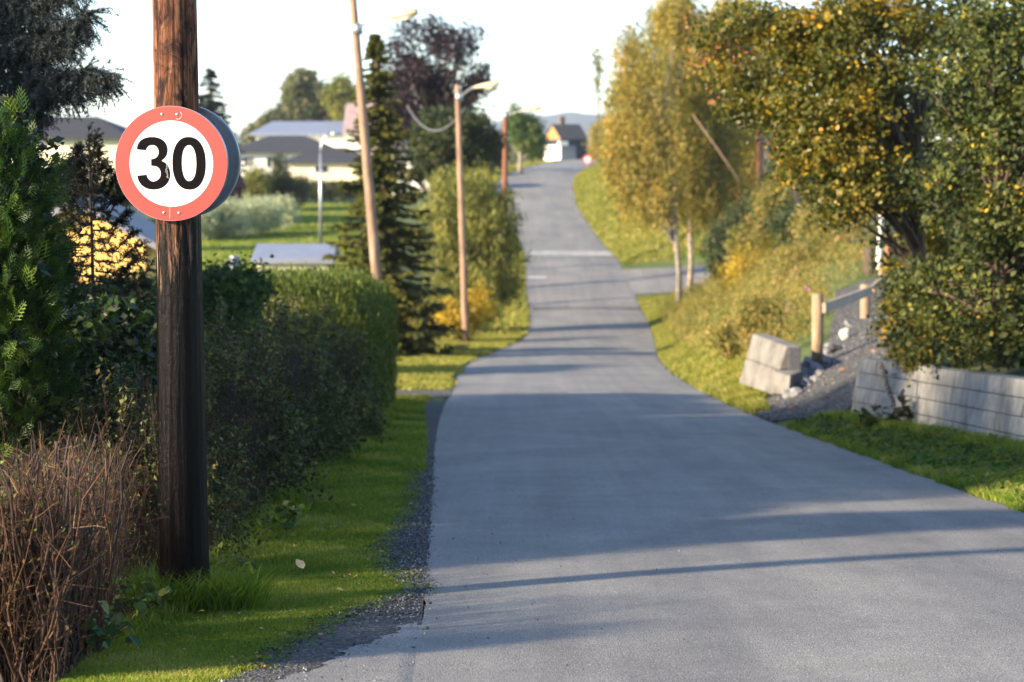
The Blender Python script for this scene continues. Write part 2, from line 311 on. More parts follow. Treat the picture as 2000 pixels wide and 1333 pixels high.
def frond():
    V = []; Fc = []
    def quad(a, b, wa, wb):
        a = np.array(a, float); b = np.array(b, float); d = b - a; n_ = np.array([-d[1], d[0]]) / np.hypot(*d); i = len(V)
        for q in (a - n_*wa, a + n_*wa, b + n_*wb, b - n_*wb): V.append((q[0], q[1], .08*abs(q[0]) + .10*q[1]**2))
        Fc.append((i, i+1, i+2)); Fc.append((i, i+2, i+3))
    quad((0, 0), (0, 1), .020, .012)
    for k in range(5):
        y = .14 + k*.165; l = .46*(1 - (k/6)**1.1) + .06
        for s in (-1, 1):
            yy = y + (.04 if s > 0 else -.04); e_ = (s*l*.62, yy + l*.75); quad((0, yy), e_, .026, .010)
            if k < 4: bx, by = e_[0]*.6, yy + (e_[1]-yy)*.6; quad((bx, by), (bx - s*.02, by + l*.34), .020, .006)
    return np.array(V), np.array(Fc)
FROND = frond()
def clump3(c, f, seed=0.):
    x, y, z = (c*f).T; return (np.sin(x+1.7*np.sin(y*1.3+seed)+seed)*np.cos(y*.9+1.3*np.sin(z*1.1)) + np.sin(z*1.2+1.5*np.sin(x*.8)+2*seed) + .6*np.sin(x*2.1-z*1.9+y+seed))/2.6
def crown_pts(ells, n, surf=.45, gap=0, gf=3.0):
    if gap:
        c, d = crown_pts(ells, int(n*1.8), surf); k = clump3(c, gf, 1.3) > gap; return c[k], d[k]
    ells = np.array(ells); vol = ells[:, 3]*ells[:, 4]*ells[:, 5]; k = rng.choice(len(ells), n, p=vol/vol.sum()); d = rng.normal(size=(n, 3)); d /= np.linalg.norm(d, axis=1, keepdims=True)
    r_ = rng.random(n)**surf; r_ *= 1 + .16*np.sin(d[:, 0]*5 + k) * np.cos(d[:, 2]*6 + 2*k)
    return ells[k, :3] + d*r_[:, None]*ells[k, 3:], d
def leaf_cloud(name, cen, dirs, per, spread, size, mat, parent, tmpl=LEAF2, tbias=None, up=.6, droop=0, squash=1.0, kind=None):
    m = len(cen); idx = np.repeat(np.arange(m), per); n = len(idx); sp = np.asarray(spread); off = rng.normal(size=(n, 3)) * sp
    pos = cen[idx] + off; ct = rng.random(m) if tbias is None else tbias
    tint = np.clip(ct[idx]*.66 + rng.random(n)*.34, 0, 1)
    nr = dirs[idx]*.5 + rng.normal(size=(n, 3))*.75 + np.array([0, 0, up]); rot = rot_from(nr, rng.random(n)*6.283)
    if droop:
        yd = rng.normal(size=(n, 3))*.5 + np.array([0, 0, -droop]); rot = frames(yd)
    s = size*(.45 + 1.15*rng.random(n)**1.4); V, Ff, T = scat(*tmpl, pos, rot, s, tint)
    o = mesh_np(name, V, Ff, mat, parent, T)
    if kind: o['kind'] = kind
    return o
def tubes_np(name, pts, rad, mat, parent=None, sides=4, tint=None, smooth=True):
    pts = np.asarray(pts, float); m, k, _ = pts.shape; d = np.gradient(pts, axis=1); d /= np.linalg.norm(d, axis=2, keepdims=True) + 1e-9
    ref = np.where(np.abs(d[..., 2:3]) > .8, np.array([1., 0, 0]), np.array([0, 0, 1.])); u = np.cross(d, ref); u /= np.linalg.norm(u, axis=2, keepdims=True) + 1e-9; v = np.cross(d, u)
    a = np.arange(sides)*2*np.pi/sides; ring = u[:, :, None]*np.cos(a)[None, None, :, None] + v[:, :, None]*np.sin(a)[None, None, :, None]
    V = pts[:, :, None] + ring*np.asarray(rad)[:, :, None, None]
    base = (np.arange(m)*k*sides)[:, None, None] + (np.arange(k-1)*sides)[None, :, None]; j = np.arange(sides)[None, None]; j2 = (j+1) % sides
    Fq = np.stack([base+j, base+j2, base+sides+j2, base+sides+j], -1).reshape(-1, 4)
    T = None if tint is None else np.repeat(tint, k*sides); return mesh_np(name, V.reshape(-1, 3), Fq, mat, parent, T, smooth)
def limbs_to(cen, base, top, n, r0, mat, parent, name='limb', k=6, sag=.0):
    """One woody skeleton: a trunk and n limbs curving out of it to the leaf clumps."""
    pick = cen[rng.choice(len(cen), min(n, len(cen)), replace=False)]; base = np.array(base, float); top = np.array(top, float); t = np.linspace(0, 1, k)[None, :, None]
    f = np.clip((pick[:, 2]-base[2])/(top[2]-base[2])*.62 - .05 + rng.random(len(pick))*.1, .12, .92)[:, None]; st = base + (top-base)*f
    mid = (st+pick)/2 + np.array([0, 0, 1.])*(np.linalg.norm(pick-st, axis=1)[:, None]*(.12 - sag)) + rng.normal(size=st.shape)*.06
    pts = (1-t)**2*st[:, None] + 2*t*(1-t)*mid[:, None] + t**2*pick[:, None]; rr_ = r0*.42*(1-f)**.8*(1 - .85*np.linspace(0, 1, k)[None])
    return tubes_np(name, pts, np.maximum(rr_, r0*.03), mat, parent, 5)
def trunk(base, top, r0, r1, mat, parent, k=14, wig=.03):
    base = np.array(base); top = np.array(top); t = np.linspace(0, 1, k); L = np.linalg.norm(top-base)
    pts = base + (top-base)*t[:, None]; pts[1:-1, :2] += rng.normal(size=(k-2, 2))*wig*L*.15
    rad = r0 + (r1-r0)*t; rad[0] *= 1.35
    return MB().tube(pts, list(rad), 12).build('trunk', mat, parent, True)
def tree(name, label, cat, base, top, r0, ells, ncl, per, spread, size, mleaf, mbark, group=None, tmpl=LEAF2, nl=40, up=.6, droop=0, surf=.45, tb=None, kdir=None, gap=0, gf=3.0):
    root = tag(empty(name, base), label, cat, group); cen, d = crown_pts(ells, ncl, surf, gap, gf)
    trunk(base, top, r0, r0*.15, mbark, root); limbs_to(cen, base, top, nl, r0, mbark, root)
    leaf_cloud('crown', cen, d, per, spread, size, mleaf, root, tmpl, tb(cen) if tb else None, up, droop); return root
def conifer(name, label, base, h, rad, nbr, per, size, mleaf, mbark, group=None, droop=.35, top_shift=(0, 0), spray=.9, jit=.25, start=.06):
    base = np.array(base, float); root = tag(empty(name, base), label, 'tree', group); top = base + np.array([top_shift[0], top_shift[1], h])
    trunk(base, top, .022*h, .004*h, mbark, root, wig=.01)
    f = start + (1-start)*rng.random(nbr)**.95; a = rng.random(nbr)*6.283; L = rad*(1-f)**.8*(1 - jit + 2*jit*rng.random(nbr)) + .05*rad
    t = np.linspace(0, 1, 6)[None, :, None]; st = base + (top-base)*f[:, None]; out = np.stack([np.cos(a), np.sin(a), np.zeros(nbr)], 1)
    z = -droop*L[:, None, None]*t**1.0 + droop*.55*L[:, None, None]*t**3
    pts = st[:, None] + out[:, None]*L[:, None, None]*t + np.array([0, 0, 1.])*z
    tubes_np('limb', pts, np.maximum((.010*L+.008)[:, None]*(1-.8*np.linspace(0, 1, 6)[None]), .003), mbark, root, 4)
    u = rng.random((nbr, per))**.7; i0 = np.clip((u*5).astype(int), 0, 4); fr = (u*5-i0)[..., None]; bi = np.arange(nbr)[:, None]
    pos = pts[bi, i0]*(1-fr) + pts[bi, i0+1]*fr; side = np.cross(out, [0, 0, 1.]); sg = rng.choice([-1, 1], (nbr, per))
    yd = out[:, None]*.75 + side[:, None]*(sg*(.35+.6*rng.random((nbr, per))))[..., None]*spray + np.array([0, 0, -1.])*(.15+.7*rng.random((nbr, per)))[..., None]
    upv = np.array([0, 0, 1.]) + rng.normal(size=(nbr*per, 3))*.35; rot = frames(yd.reshape(-1, 3), upv)
    s = (size*(.55+.7*rng.random((nbr, per)))*(.45+.55*(L/rad))[:, None]).ravel(); ct = np.repeat(rng.random(nbr), per)
    V, Ff, T = scat(*LEAF2, pos.reshape(-1, 3), rot, np.stack([s*.75, s, s], 1), ct*.5 + rng.random(nbr*per)*.5); mesh_np('crown', V, Ff, mleaf, root, T); return root
def blades(name, x, y, h, wd, mat, lean=.5, z=None, tint=None, kind='stuff', parent=None):
    n = len(x); z = height(x, y) if z is None else z; a = rng.random(n)*6.283; la = rng.random(n)*6.283; lm = h*lean*(.3+rng.random(n))
    bx, by = np.cos(a)*wd/2, np.sin(a)*wd/2; lx, ly = np.cos(la)*lm, np.sin(la)*lm
    V = np.zeros((n, 5, 3)); zc = z[:, None] if np.ndim(z) else z
    V[:, 0] = np.stack([x-bx, y-by, z-.01], 1); V[:, 1] = np.stack([x+bx, y+by, z-.01], 1)
    V[:, 2] = np.stack([x+bx*.8+lx*.35, y+by*.8+ly*.35, z+h*.55], 1); V[:, 3] = np.stack([x-bx*.8+lx*.35, y-by*.8+ly*.35, z+h*.55], 1); V[:, 4] = np.stack([x+lx, y+ly, z+h*.95], 1)
    o = np.arange(n)[:, None]*5; Ff = np.stack([o+np.array([0, 1, 2]), o+np.array([0, 2, 3]), o+np.array([3, 2, 4])], 1).reshape(-1, 3)
    T = np.repeat(rng.random(n)**1.2 if tint is None else tint, 5); ob = mesh_np(name, V.reshape(-1, 3), Ff, mat, parent, T)
    if kind: ob['kind'] = kind
    return ob
def vnoise(x, y, s, seed=0):
    a = np.sin(x*s*1.0+seed)*np.cos(y*s*1.3+seed*2) + .6*np.sin(x*s*2.3+y*s*1.7+seed) + .4*np.cos(x*s*4.1-y*s*3.7+seed*3); return np.clip(.5 + a*.28, 0, 1)

# ---------------------------------------------------------------- speed limit pole and its two signs
pb = P(361, 1150, 11.6); PX, PY = float(pb[0]), 11.6; PZ = H(PX, PY)
M_POLE, nt, p = newmat('tarred pole wood'); g = coords(nt); st = coords(nt, (26, 26, 2.2)); st2 = coords(nt, (60, 60, 1.6))
n1 = noise(nt, st, 1, 9, .68, .8); n2 = noise(nt, st2, 1, 6, .6, .3); n3 = noise(nt, coords(nt, (7, 7, 3.2)), 1, 7, .7, 1.2); n4 = noise(nt, coords(nt, (90, 90, 9)), 1, 4, .6)
wood = ramp(nt, n1, [(.30, (.018, .008, .006)), (.42, (.075, .030, .018)), (.52, (.17, .072, .040)), (.62, (.26, .14, .085)), (.72, (.42, .29, .20))])
blk = ramp(nt, n3, [(.40, (0, 0, 0)), (.50, (1, 1, 1))])
wood2 = mixc(nt, blk.outputs[0], (.028, .016, .015), wood.outputs[0])
ck = ramp(nt, n2, [(.36, (.12, .12, .12)), (.46, (1, 1, 1))]); wood3 = mixc(nt, .85, wood2, ck.outputs[0], 'MULTIPLY')
tar = ramp(nt, n1, [(.3, (.0015, .001, .0015)), (.6, (.004, .003, .003)), (.85, (.012, .007, .005))])
p.inputs['Specular IOR Level'].default_value = .12
sx = nt.nodes.new('ShaderNodeSeparateXYZ'); nt.links.new(g, sx.inputs[0])
def mth(nt, op, a, b=None, c=None):
    m = nt.nodes.new('ShaderNodeMath'); m.operation = op
    for i, v in enumerate((a, b, c)):
        if v is None: continue
        if isinstance(v, (int, float)): m.inputs[i].default_value = v
        else: nt.links.new(v, m.inputs[i])
    return m.outputs[0]
zz = mth(nt, 'ADD', sx.outputs[2], mth(nt, 'MULTIPLY', mth(nt, 'SUBTRACT', n1, .5), 2.2)); zt = P(361, 470, 11.6)[2] - PZ
fz = mth(nt, 'SMOOTHSTEP' if False else 'MULTIPLY', mth(nt, 'SUBTRACT', zz, zt - .02), 4.5); fzc = nt.nodes.new('ShaderNodeClamp'); nt.links.new(fz, fzc.inputs[0])
nt.links.new(mixc(nt, fzc.outputs[0], tar.outputs[0], wood3), p.inputs['Base Color'])
nt.links.new(ramp(nt, fzc.outputs[0], [(0, (.24, .24, .24)), (1, (.85, .85, .85))]).outputs[0], p.inputs['Roughness'])
b1 = bump(nt, p, n1, .55, .012); b2 = bump(nt, p, n2, .5, .010, b1); b3 = bump(nt, p, n4, .55, .006, b2)
bump(nt, p, noise(nt, coords(nt, (48, 48, 30)), 1, 6, .7), .8, .006, b3)
pole = tag(empty('roadside_pole', (PX, PY, PZ)), 'thick brown wooden pole with black tarred lower half carrying the speed sign', 'pole')
nz, na = 420, 72; zs = np.linspace(-.3, 5.2, nz); an = np.arange(na)*2*np.pi/na
rad = np.interp(zs, [-.3, 0, .5, 2.3, 5.2], [.150, .137, .128, .113, .103])[:, None]
gr = .0022*np.sin(an*19 + np.sin(zs*2.1)[:, None]*1.2) + .0016*np.sin(an*31 + np.cos(zs*1.3)[:, None]*1.5) + .004*np.sin(an*2+zs[:, None]*.4)
gr = gr - .0010*np.exp(-((an - (4.62 + .05*np.sin(zs*1.1)[:, None]))/.035)**2)*np.clip(np.sin(zs*1.3)[:, None]+.4, 0, 1)
rr2 = rad + gr; lean = -.004*zs[:, None]
V = np.stack([rr2*np.cos(an)+lean, rr2*np.sin(an)+0*lean, np.repeat(zs[:, None], na, 1)], -1).reshape(-1, 3)
i = (np.arange(nz-1)*na)[:, None]; j = np.arange(na)[None]; Fq = np.stack([i+j, i+(j+1) % na, i+na+(j+1) % na, i+na+j], -1).reshape(-1, 4)
sh = mesh_np('shaft', V, Fq, M_POLE, pole, smooth=True); sh.location = (0, 0, 0)
SC = P(334, 320, 11.44); SC[1] = PY - .150; SR = .300; yaw = R(-6)
def ret(name, c, rough=.35, scr=None):
    m, nt, p = newmat(name); co = coords(nt); n = noise(nt, co, 90, 5, .7); n_ = noise(nt, co, 9, 4)
    s = ramp(nt, n, [(.70, (0, 0, 0)), (.76, (1, 1, 1))]); base = mixc(nt, n_, tuple(x*.9 for x in c), tuple(min(1, x*1.08) for x in c))
    nt.links.new(mixc(nt, s.outputs[0], base, scr or tuple(min(1, x*.7+.12) for x in c)), p.inputs['Base Color'])
    p.inputs['Roughness'].default_value = rough; p.inputs['Coat Weight'].default_value = .25; p.inputs['Coat Roughness'].default_value = .2; return m
M_RED = ret('sign red', (.70, .050, .038)); M_WHITE = ret('sign white', (.86, .86, .84), .4); M_BLACK = ret('sign black', (.002, .001, .002), .6, (.012, .01, .012)); M_BLACK.node_tree.nodes['Principled BSDF'].inputs['Coat Weight'].default_value = 0; M_BLACK.node_tree.nodes['Principled BSDF'].inputs['Specular IOR Level'].default_value = .08
sign = tag(empty('speed_limit_sign', tuple(SC)), 'round red ringed sign reading 30 fixed to the near side of the thick pole', 'sign', 'speed signs on the thick pole')
sign.rotation_euler = (0, 0, yaw)
def disc(r0, r1, y0, y1, n=96, sz=1.0):
    m = MB(); vs = []; fs = []
    for k in range(n):
        a = 2*math.pi*k/n; c, s = math.cos(a), math.sin(a)*sz
        vs += [(c*r1, y0, s*r1), (c*r1, y1, s*r1)] + ([(c*r0, y0, s*r0), (c*r0, y1, s*r0)] if r0 else [])
    w_ = 4 if r0 else 2
    for k in range(n):
        a, b = k*w_, ((k+1) % n)*w_; fs.append((a, b, b+1, a+1))
        if r0: fs += [(a, a+2, b+2, b), (a+1, b+1, b+3, a+3), (a+2, a+3, b+3, b+2)]
    if not r0: fs += [tuple(k*2 for k in range(n)), tuple(k*2+1 for k in range(n))[::-1]]
    return m.add(vs, fs)
def child(o, parent):
    o.location = (0, 0, 0); o.parent = parent; return o
child(disc(.296, .302, -.004, .022).build('rim', M_ZINC), sign)
child(disc(0, .296, .004, .010).build('back_plate', M_ZINC), sign)
child(disc(.2255, .300, -.006, .004).build('red_ring', M_RED), sign)
child(disc(0, .2258, -.0045, .003).build('white_panel', M_WHITE), sign)
def zoom_uv(pts): return [((x-635)/512*SR, -(y-661)/531*SR) for x, y in pts]
def spl(pts, per=5):
    out = []; n = len(pts)
    for i in range(n-1):
        p0, p1, p2, p3 = pts[max(i-1, 0)], pts[i], pts[i+1], pts[min(i+2, n-1)]
        for k in range(per):
            t = k/per; out.append(tuple(.5*((2*b)+(-a+c)*t+(2*a-5*b+4*c-d)*t*t+(-a+3*b-3*c+d)*t**3) for a, b, c, d in zip(p0, p1, p2, p3)))
    return out + [pts[-1]]
three = (spl([(322,530),(331,487),(355,450),(402,422),(460,413),(520,421),(570,450),(598,495),(603,540),(594,580),(574,610),(547,634)]) +
         spl([(547,634),(582,654),(610,692),(624,745),(621,792),(602,836),(567,873),(520,896),(465,903),(410,893),(365,865),(336,825),(322,772)])[1:] +
         spl([(408,764),(418,795),(440,817),(470,826),(505,816),(530,790),(539,752),(530,715),(507,692),(480,684),(452,682)]) +
         spl([(452,620),(480,614),(507,598),(521,570),(521,540),(510,512),(490,495),(462,489),(435,495),(415,512),(403,538)]))
def extrude2d(loops, y0, y1):
    vs3 = [[Vector((x, z, 0)) for x, z in l] for l in loops]; tris = tessellate_polygon(vs3); flat = [q for l in loops for q in l]; n = len(flat)
    vs = [(x, y0, z) for x, z in flat] + [(x, y1, z) for x, z in flat]; fs = [tuple(t) for t in tris] + [tuple(i+n for i in t)[::-1] for t in tris]; o = 0
    for l in loops:
        k = len(l); fs += [(o+i, o+(i+1) % k, o+n+(i+1) % k, o+n+i) for i in range(k)]; o += k
    return MB().add(vs, fs)
def sup(cx, cy, rx, ry, n=72, e=2.25):
    return [(cx + rx*abs(math.cos(t))**(2/e)*math.copysign(1, math.cos(t)), cy + ry*abs(math.sin(t))**(2/e)*math.copysign(1, math.sin(t))) for t in [2*math.pi*k/n for k in range(n)]]
child(extrude2d([zoom_uv(three)], -.0065, -.0046).build('digit', M_BLACK), sign)
child(extrude2d([zoom_uv(sup(799, 658, 152, 245)), zoom_uv(sup(799, 656, 67, 166))[::-1]], -.0065, -.0046).build('digit', M_BLACK), sign)
M_RIV = m_plain('rivet', (.45, .42, .38), .4, .6, .3, 60, 0)
for k, (rx, ry) in enumerate(((560, 203), (697, 206), (565, 1118), (703, 1120))):
    uu_, vv_ = zoom_uv([(rx, ry)])[0]; m = MB(); vs = []; fs = []
    for q, (rad_, yy) in enumerate(((.0085, -.006), (.0085, -.0075), (.0055, -.0105), (.0005, -.0112))):
        vs += [(uu_+math.cos(a)*rad_, yy, vv_+math.sin(a)*rad_) for a in [2*math.pi*t/14 for t in range(14)]]
    for q in range(3): fs += [(q*14+t, q*14+(t+1) % 14, (q+1)*14+(t+1) % 14, (q+1)*14+t) for t in range(14)]
    child(m.add(vs, fs).build('rivet', M_RIV, None, True), sign)
uu_, vv_ = zoom_uv([(703, 213)])[0]; m = MB()
arc = [(uu_+math.cos(a)*.0215, -.0068, vv_+math.sin(a)*.0205) for a in np.linspace(-2.0, .9, 16)]
m.tube(arc, .0011, 5); child(m.build('scratch_mark', M_WHITE), sign)
m = MB(); x3, z3 = zoom_uv([(615, 1058)])[0]
m.box((x3, -.0062, z3-.034), (.0012, .0006, .034)); m.box((x3+.005, -.0062, z3-.03), (.0005, .0006, .028)); child(m.build('scratch_mark', m_plain('scratched red', (.85, .30, .25), .5)), sign)
m = MB(); # worn streak in the digit three
uu_, vv_ = zoom_uv([(600, 735)])[0]
for k in range(26): m.box((uu_ + rng.normal()*.0032 + (k/26-.5)*.004, -.0070, vv_ + (k/26-.5)*-.072), (.0006+.0014*rng.random(), .0004, .003))
child(m.build('worn_patch', m_plain('worn film', (.30, .28, .29), .6)), sign)
for zb in (.2, -.2): child(MB().box((0, .028, zb), (.16, .012, .016)).build('mounting_rail', M_ZINC), sign)
RC = (PX + .015, PY + .150, SC[2] + .012); rsg = tag(empty('rear_speed_sign', RC), 'round sign on the far side of the thick pole, only its grey back showing', 'sign', 'speed signs on the thick pole'); rsg.rotation_euler = (0, 0, yaw)
M_BACK = m_plain('painted sign back', (.30, .33, .37), .42, .35, .18, 4, .03)
m = disc(0, .298, -.002, .003); child(m.build('plate', M_BACK), rsg)
child(disc(.292, .301, -.028, .004).build('rim', M_BACK), rsg)
m = MB(); m.box((.285, -.014, -.05), (.006, .004, .008)); child(m.build('edge_bolt', M_RIV), rsg)
for zb in (.2, -.2): child(MB().box((0, -.014, zb), (.16, .010, .016)).build('mounting_rail', M_ZINC), rsg)

# ---------------------------------------------------------------- street lamp poles and wires
M_WARM = m_plain('lamp housing', (.55, .45, .28), .45, .1, .1, 5, 0); M_GLASS = m_plain('lamp glass', (.5, .46, .36), .25, 0, .1, 5, 0)
M_WIRE = m_plain('insulated wire', (.16, .165, .18), .5, 0, .1, 5, 0)
def lamp_pole(label, base, top, Y, r0, r1, armpx, mat, extra=0):
    b = P(*base, Y); b[2] = H(b[0], Y) if extra == 0 else b[2]; t = P(*top, Y); root = tag(empty('street_lamp_pole', tuple(b)), label, 'lamp pole', 'wooden lamp poles beside the road')
    k = 16; pts = [b + (t-b)*q/k for q in range(k+1)]; MB().tube(pts, [r0*(1.12 if q == 0 else 1) + (r1-r0)*q/k for q in range(k+1)], 20).build('shaft', mat, root, True)
    a = [P(*q, Y - .25*i_) for i_, q in enumerate(armpx)]; n = len(a); apts = a[:n-1]
    MB().tube(apts, .028, 8).build('arm', M_GALV, root, True)
    e0 = Vector(a[-2]); e1 = Vector(a[-1]); d = (e1-e0); m = MB()
    m.tube([e0-d*.15, e0+d*.1, e0+d*.55, e0+d*.95, e1], [.03, .07, .10, .085, .03], 10); hd = m.build('lamp_head', M_WARM, root, True)
    mm = MB().tube([e0+d*.3+Vector((0, 0, -.075)), e0+d*.6+Vector((0, 0, -.10)), e0+d*.9+Vector((0, 0, -.075))], [.03, .06, .03], 8).build('lamp_glass', M_GLASS, root, True)
    MB().tube([Vector(a[0])+Vector((0, 0, -.12)), Vector(a[0])+Vector((0, 0, .12))], .045+r1, 14).build('bracket', M_GALV, root, True); return root
lamp_pole('tall leaning pale wooden pole at the end of the clipped hedge with a lamp arm', (752, 726), (679, -120), 48, .128, .075, [(698, 57), (716, 45), (740, 38), (760, 34), (816, 22)], M_POLE2)
lamp_pole('wooden pole with a lamp arm standing before the olive willow bush', (910, 655), (893, 166), 72, .125, .085, [(897, 190), (908, 182), (922, 172), (932, 170), (976, 163)], M_POLE2)
lamp_pole('red brown farthest wooden pole with a lamp arm rising behind the willow bush', (985, 420), (987, 218), 106, .14, .115, [(988, 226), (1000, 222), (1014, 218), (1024, 216), (1058, 210)], M_POLE4)
def wire(label, a, b, sag, r=.02):
    a, b = np.array(a), np.array(b); t = np.linspace(0, 1, 24); pts = a + (b-a)*t[:, None]; pts[:, 2] -= sag*4*t*(1-t)
    tag(MB().tube(pts, r, 6).build('overhead_wire', M_WIRE, None, True), label, 'wire', 'slack overhead wires')
wire('slack grey wire hanging from the middle lamp pole over the beech', P(908, 211, 72), P(795, 207, 84), .85, .024)
wire('slack grey wire hanging from the farthest lamp pole down to the left', P(985, 232, 106), P(940, 296, 122), .55, .03)
lb = P(626, 484, 105); lb[2] = H(lb[0], 105); root = tag(empty('slender_street_lamp', tuple(lb)), 'slender grey metal lamp post with curved top on the lawn', 'street lamp'); tp = P(626, 300, 105)
MB().tube([lb, lb*.5+tp*.5, tp], [.085, .07, .055], 12).build('post', M_GALV, root, True)
MB().tube([tp, P(627, 283, 105), P(631, 271, 105), P(639, 264, 105), P(648, 262, 105)], [.055, .05, .05, .045, .04], 10).build('curved_arm', M_GALV, root, True)
MB().tube([P(646, 262, 105), P(652, 262, 105), P(668, 264, 105)], [.06, .12, .05], 10).build('lamp_head', M_GALV, root, True)

# ---------------------------------------------------------------- buildings
M_WALLW = m_plain('white boards', (.80, .78, .72), .8, 0, .06, 3, .1); M_WALLY = m_plain('yellow boards', (.72, .42, .10), .8, 0, .1, 3, .1)
M_CREAM = m_plain('cream boards', (.74, .66, .46), .8, 0, .06, 3, .1); M_TILE = m_plain('dark roof tiles', (.035, .035, .042), .75, 0, .2, 3, .3)
M_TILE2 = m_plain('grey roof sheets', (.20, .20, .22), .6, 0, .15, 2, .1); M_ZROOF = m_plain('pale metal roof', (.34, .36, .42), .35, .5, .15, 1.5, .05)
M_PINK = m_plain('rusty metal roof', (.42, .30, .28), .5, .2, .25, 1.2, .05); M_WIN = m_plain('window glass', (.03, .035, .045), .08, 0, .1, 3, 0)
M_FRAME = m_plain('white frames', (.75, .74, .70), .6, 0, .05, 5, 0); M_NAVY = m_plain('dark blue boards', (.012, .018, .035), .8, 0, .2, 5, .1)
M_MAROON = m_plain('maroon boards', (.06, .018, .022), .8, 0, .2, 5, .1); M_ORANGE = m_plain('orange boards', (.50, .22, .07), .8, 0, .08, 3, .1); M_BRICK = m_plain('chimney brick', (.12, .09, .08), .9, 0, .3, 9, .3)
def house(name, label, px0, px1, eave, ridge, Y, depth, wall, roof, hip=0, over=.4, rz=0, wins=(), z0=None, door=None, chim=None, gable=None, doormat=None):
    """px0..px1: the front wall; eave/ridge: picture rows at depth Y; built as a real house turned by rz about its front left corner"""
    a = P(px0, eave, Y); b = P(px1, eave, Y); W = b[0]-a[0]; ze = a[2]; zr_ = P(px0, ridge, Y + depth/2)[2]; gz = min(H(a[0], Y), H(b[0], Y+depth)) - .3 if z0 is None else z0
    root = tag(empty(name, (a[0], Y, gz)), label, 'building'); c, s = math.cos(rz), math.sin(rz)
    def L(x, y, z): return (a[0] + x*c - y*s, Y + x*s + y*c, z)
    m = MB(); m.hexa([L(0, 0, gz), L(W, 0, gz), L(W, depth, gz), L(0, depth, gz)], [L(0, 0, ze), L(W, 0, ze), L(W, depth, ze), L(0, depth, ze)])
    m.build('wall', wall, root)
    if not hip:
        for xx in (0.0, W):
            g_ = MB(); t_ = .06 if xx == 0 else -.06
            vs = [L(xx, 0, ze+.004), L(xx, depth, ze+.004), L(xx, depth/2, zr_-.06), L(xx+t_, 0, ze+.004), L(xx+t_, depth, ze+.004), L(xx+t_, depth/2, zr_-.06)]
            g_.add(vs, [(0, 1, 2), (3, 5, 4), (0, 3, 4, 1), (1, 4, 5, 2), (2, 5, 3, 0)]).build('gable', gable or wall, root)
    o = over; th = .14; R0 = [L(-o, -o, ze-.05), L(W+o, -o, ze-.05), L(W+o, depth+o, ze-.05), L(-o, depth+o, ze-.05)]
    h0, h1 = (hip*W, W-hip*W) if hip else (-o, W+o); A, B = L(h0, depth/2, zr_), L(h1, depth/2, zr_)
    up = lambda q: (q[0], q[1], q[2]+th); rf = MB(); vs = R0 + [A, B] + [up(q) for q in R0] + [up(A), up(B)]
    rf.add(vs, [(0, 4, 5, 1), (2, 5, 4, 3), (6, 7, 11, 10), (8, 9, 10, 11), (0, 1, 7, 6), (2, 3, 9, 8)] + ([(0, 3, 4), (6, 10, 9), (1, 5, 2), (7, 8, 11), (1, 2, 8, 7), (3, 0, 6, 9)] if hip else [(0, 4, 10, 6), (4, 3, 9, 10), (1, 7, 11, 5), (5, 11, 8, 2)]))
    rfo = rf.build('roof', roof, root)
    if chim:
        q = chim; ch = MB(); cc = L(q*W, depth/2, zr_+.3); ch.box(cc, (.3, .3, .75), rz); ch.box((cc[0], cc[1], cc[2]+.78), (.36, .36, .05), rz); ch.build('chimney', M_BRICK, root)
    for (u0, u1, v0, v1) in wins:       # fractions of width, heights below the eave in metres
        fr = MB(); f0, f1 = u0*W, u1*W
        for (x0, x1, z0_, z1) in ((f0-.08, f0, v0-.08, v1+.08), (f1, f1+.08, v0-.08, v1+.08), (f0, f1, v0-.08, v0), (f0, f1, v1, v1+.08), ((f0+f1)/2-.03, (f0+f1)/2+.03, v0, v1)):
            fr.hexa([L(x0, -.05, ze-z1), L(x1, -.05, ze-z1), L(x1, .02, ze-z1), L(x0, .02, ze-z1)], [L(x0, -.05, ze-z0_), L(x1, -.05, ze-z0_), L(x1, .02, ze-z0_), L(x0, .02, ze-z0_)])
        w_ = fr.build('window', M_FRAME, root); g2 = MB().hexa([L(f0, -.012, ze-v1), L(f1, -.012, ze-v1), L(f1, .01, ze-v1), L(f0, .01, ze-v1)], [L(f0, -.012, ze-v0), L(f1, -.012, ze-v0), L(f1, .01, ze-v0), L(f0, .01, ze-v0)])
        pane = g2.build('pane', M_WIN); pane.parent = w_; pane.location = (0, 0, 0)
    if door:
        u0, u1, hgt = door; f0, f1 = u0*W, u1*W; zb = ze - hgt[1]; zt_ = ze - hgt[0]
        MB().hexa([L(f0, -.04, zb), L(f1, -.04, zb), L(f1, .02, zb), L(f0, .02, zb)], [L(f0, -.04, zt_), L(f1, -.04, zt_), L(f1, .02, zt_), L(f0, .02, zt_)]).build('garage_door', doormat or M_TILE2, root)
    return root, L, W, ze
house('villa', 'cream villa with dark hipped roof at the far left behind the pole', -20, 238, 271, 233, 120, 7.5, M_CREAM, M_TILE, hip=.28, over=.45, wins=((.64, .70, .5, 1.3), (.2, .3, .5, 1.4)))
house('villa', 'white villa with low dark hipped roof beyond the pale hedge', 462, 640, 298, 268, 185, 8, M_WALLW, M_TILE, hip=.30, over=.7, wins=((.33, .45, .4, 1.2), (.1, .18, .4, 1.2)), chim=None)
house('house_extension', 'lower dark roofed white extension in front of the white villa', 566, 716, 318, 292, 172, 6, M_CREAM, M_TILE, hip=.30, over=.5, wins=((.33, .5, .25, .8),))
house('house', 'white house with a pale metal roof rising behind the dark roofed villa', 500, 690, 264, 240, 225, 9, M_WALLW, M_ZROOF, hip=.12, over=.7)
